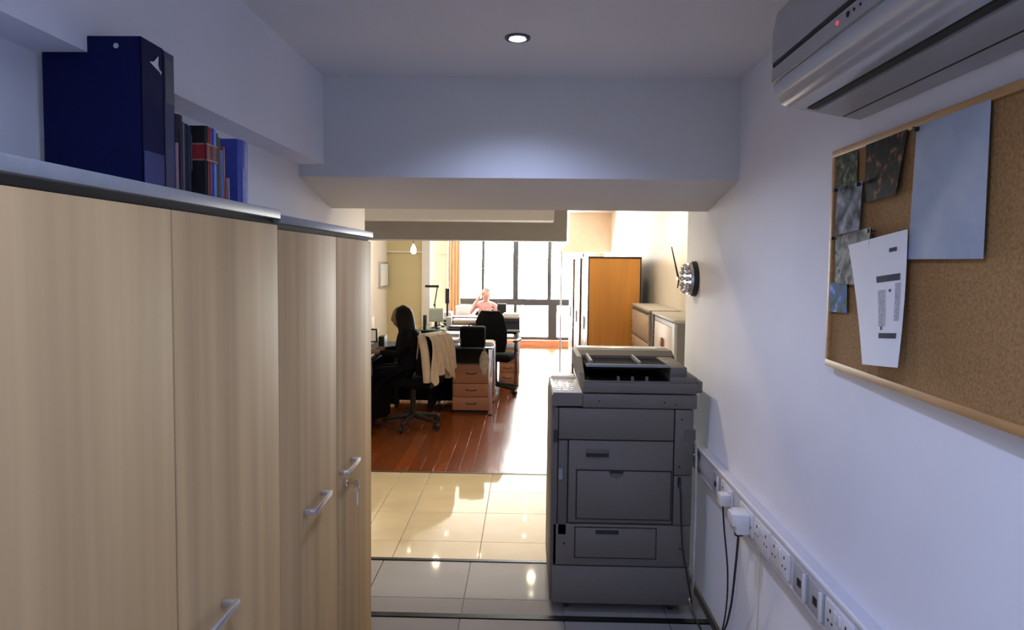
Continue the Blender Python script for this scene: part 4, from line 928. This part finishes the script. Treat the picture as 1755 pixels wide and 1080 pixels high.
# long hair: cap plus a fall down the back, as one lofted shell
rings = []
for j in range(13):
    v = j/12; z = 1.207-.40*v; n = 20
    if v < .3: a = math.sqrt(max(0.02, 1-(1-v/.3)**2)); rx, ry, cx_ = .105*a, .092*a, hc.x+.018
    else: q = (v-.3)/.7; rx, ry, cx_ = .105-.015*q, .092+.035*math.sin(q*PI*.8), hc.x+.022+.062*q
    ring = []
    for k_ in range(n):
        a2 = 2*PI*k_/n; px, py = math.cos(a2), math.sin(a2)
        if px < -.62 and v > .12: px = -.62-.1*(px+.62)         # open at the face
        ring.append(hb.verts.new((cx_+rx*px, wy+ry*py, z)))
    rings.append(ring)
for a, b in zip(rings, rings[1:]):
    for k_ in range(20): hb.faces.new((a[k_], a[(k_+1) % 20], b[(k_+1) % 20], b[k_]))
hb.faces.new(rings[0]); hb.faces.new(rings[-1][::-1])
wom = person('person', 'woman with long black hair in black clothes working at desk', body, M['blacktop'], M['skin'], hb, M['hair'], (tuple(hc), (-1, 0, -.12), (-.12, 0, 1), .98), [lf, rf], 1.0, (wx, wy, 0),
       lambda c: (c.z > .985) or (c.x < wx-.255 and c.z > .70))
skirt(wom, [((wx+.05, wy, .72), .12, .155, 0), ((wx+.03, wy, .60), .17, .20, .03), ((wx-.10, wy, .55), .23, .21, .10), ((wx-.24, wy, .46), .18, .21, .12), ((wx-.32, wy, .34), .12, .20, .03), ((wx-.33, wy, .12), .14, .22, 0)], M['blacktop'])
# person in pink by the window, facing the camera, one hand raised to the head
qx, qy = -.70, 10.98
pel = (qx, qy, .50)
rp, rf = hand((qx-.105, qy-.14, 1.02), (.45, .1, .9), (.7, .5, 0), (.3, -1, .1), .5)
lp, lf = hand((qx+.10, qy-.30, .765), (-.5, -1, -.05), (0, 0, -1), (-1, .4, 0), .35)
body = [[(pel, (.17, .13)), ((qx-.01, qy, .66), (.145, .11)), ((qx-.005, qy-.01, .82), (.165, .12)), ((qx, qy-.02, .925), (.13, .085)), ((qx+.01, qy-.03, .98), .05), ((qx+.015, qy-.04, 1.04), .046)],
        [((qx, qy-.02, .925), (.13, .085)), ((qx-.17, qy-.02, .90), .058), ((qx-.235, qy-.08, .80), .047), ((qx-.255, qy-.14, .775), .042), ((qx-.17, qy-.15, .92), .034)]+rp,
        [((qx, qy-.02, .925), (.13, .085)), ((qx+.165, qy-.02, .895), .058), ((qx+.20, qy-.06, .79), .047), ((qx+.205, qy-.12, .755), .042), ((qx+.15, qy-.22, .762), .034)]+lp]
for s in (-1, 1): body.append([(pel, (.17, .13)), ((qx+s*.09, qy-.04, .50), .085), ((qx+s*.10, qy-.36, .50), .062), ((qx+s*.10, qy-.38, .28), .048), ((qx+s*.10, qy-.35, .09), .036), ((qx+s*.10, qy-.46, .045), .034)])
hb = NB(); hc = Vector((qx+.02, qy-.06, 1.085))
for v in ball(hb, (hc.x, hc.y+.014, hc.z+.02), (.083, .098, .104), 20, 14):
    if v.co.z < hc.z+.045 and v.co.y < hc.y+.02: v.co = Vector((hc.x+(v.co.x-hc.x)*.8, hc.y+.01, max(v.co.z, hc.z+.03)))
    elif v.co.z < hc.z-.03: v.co.z = hc.z-.03
person('person', 'person in a pink shirt sitting before the window, hand raised', body, M['pinktop'], M['pinkskin'], hb, M['greyhair'], (tuple(hc), (-.1, -1, -.1), (0, -.1, 1), .96), [rf, lf], 1.0, (qx, qy, 0),
       lambda c: (c.z > .985) or (c.y < qy-.255 and c.z > .70 and c.x > qx-.05))
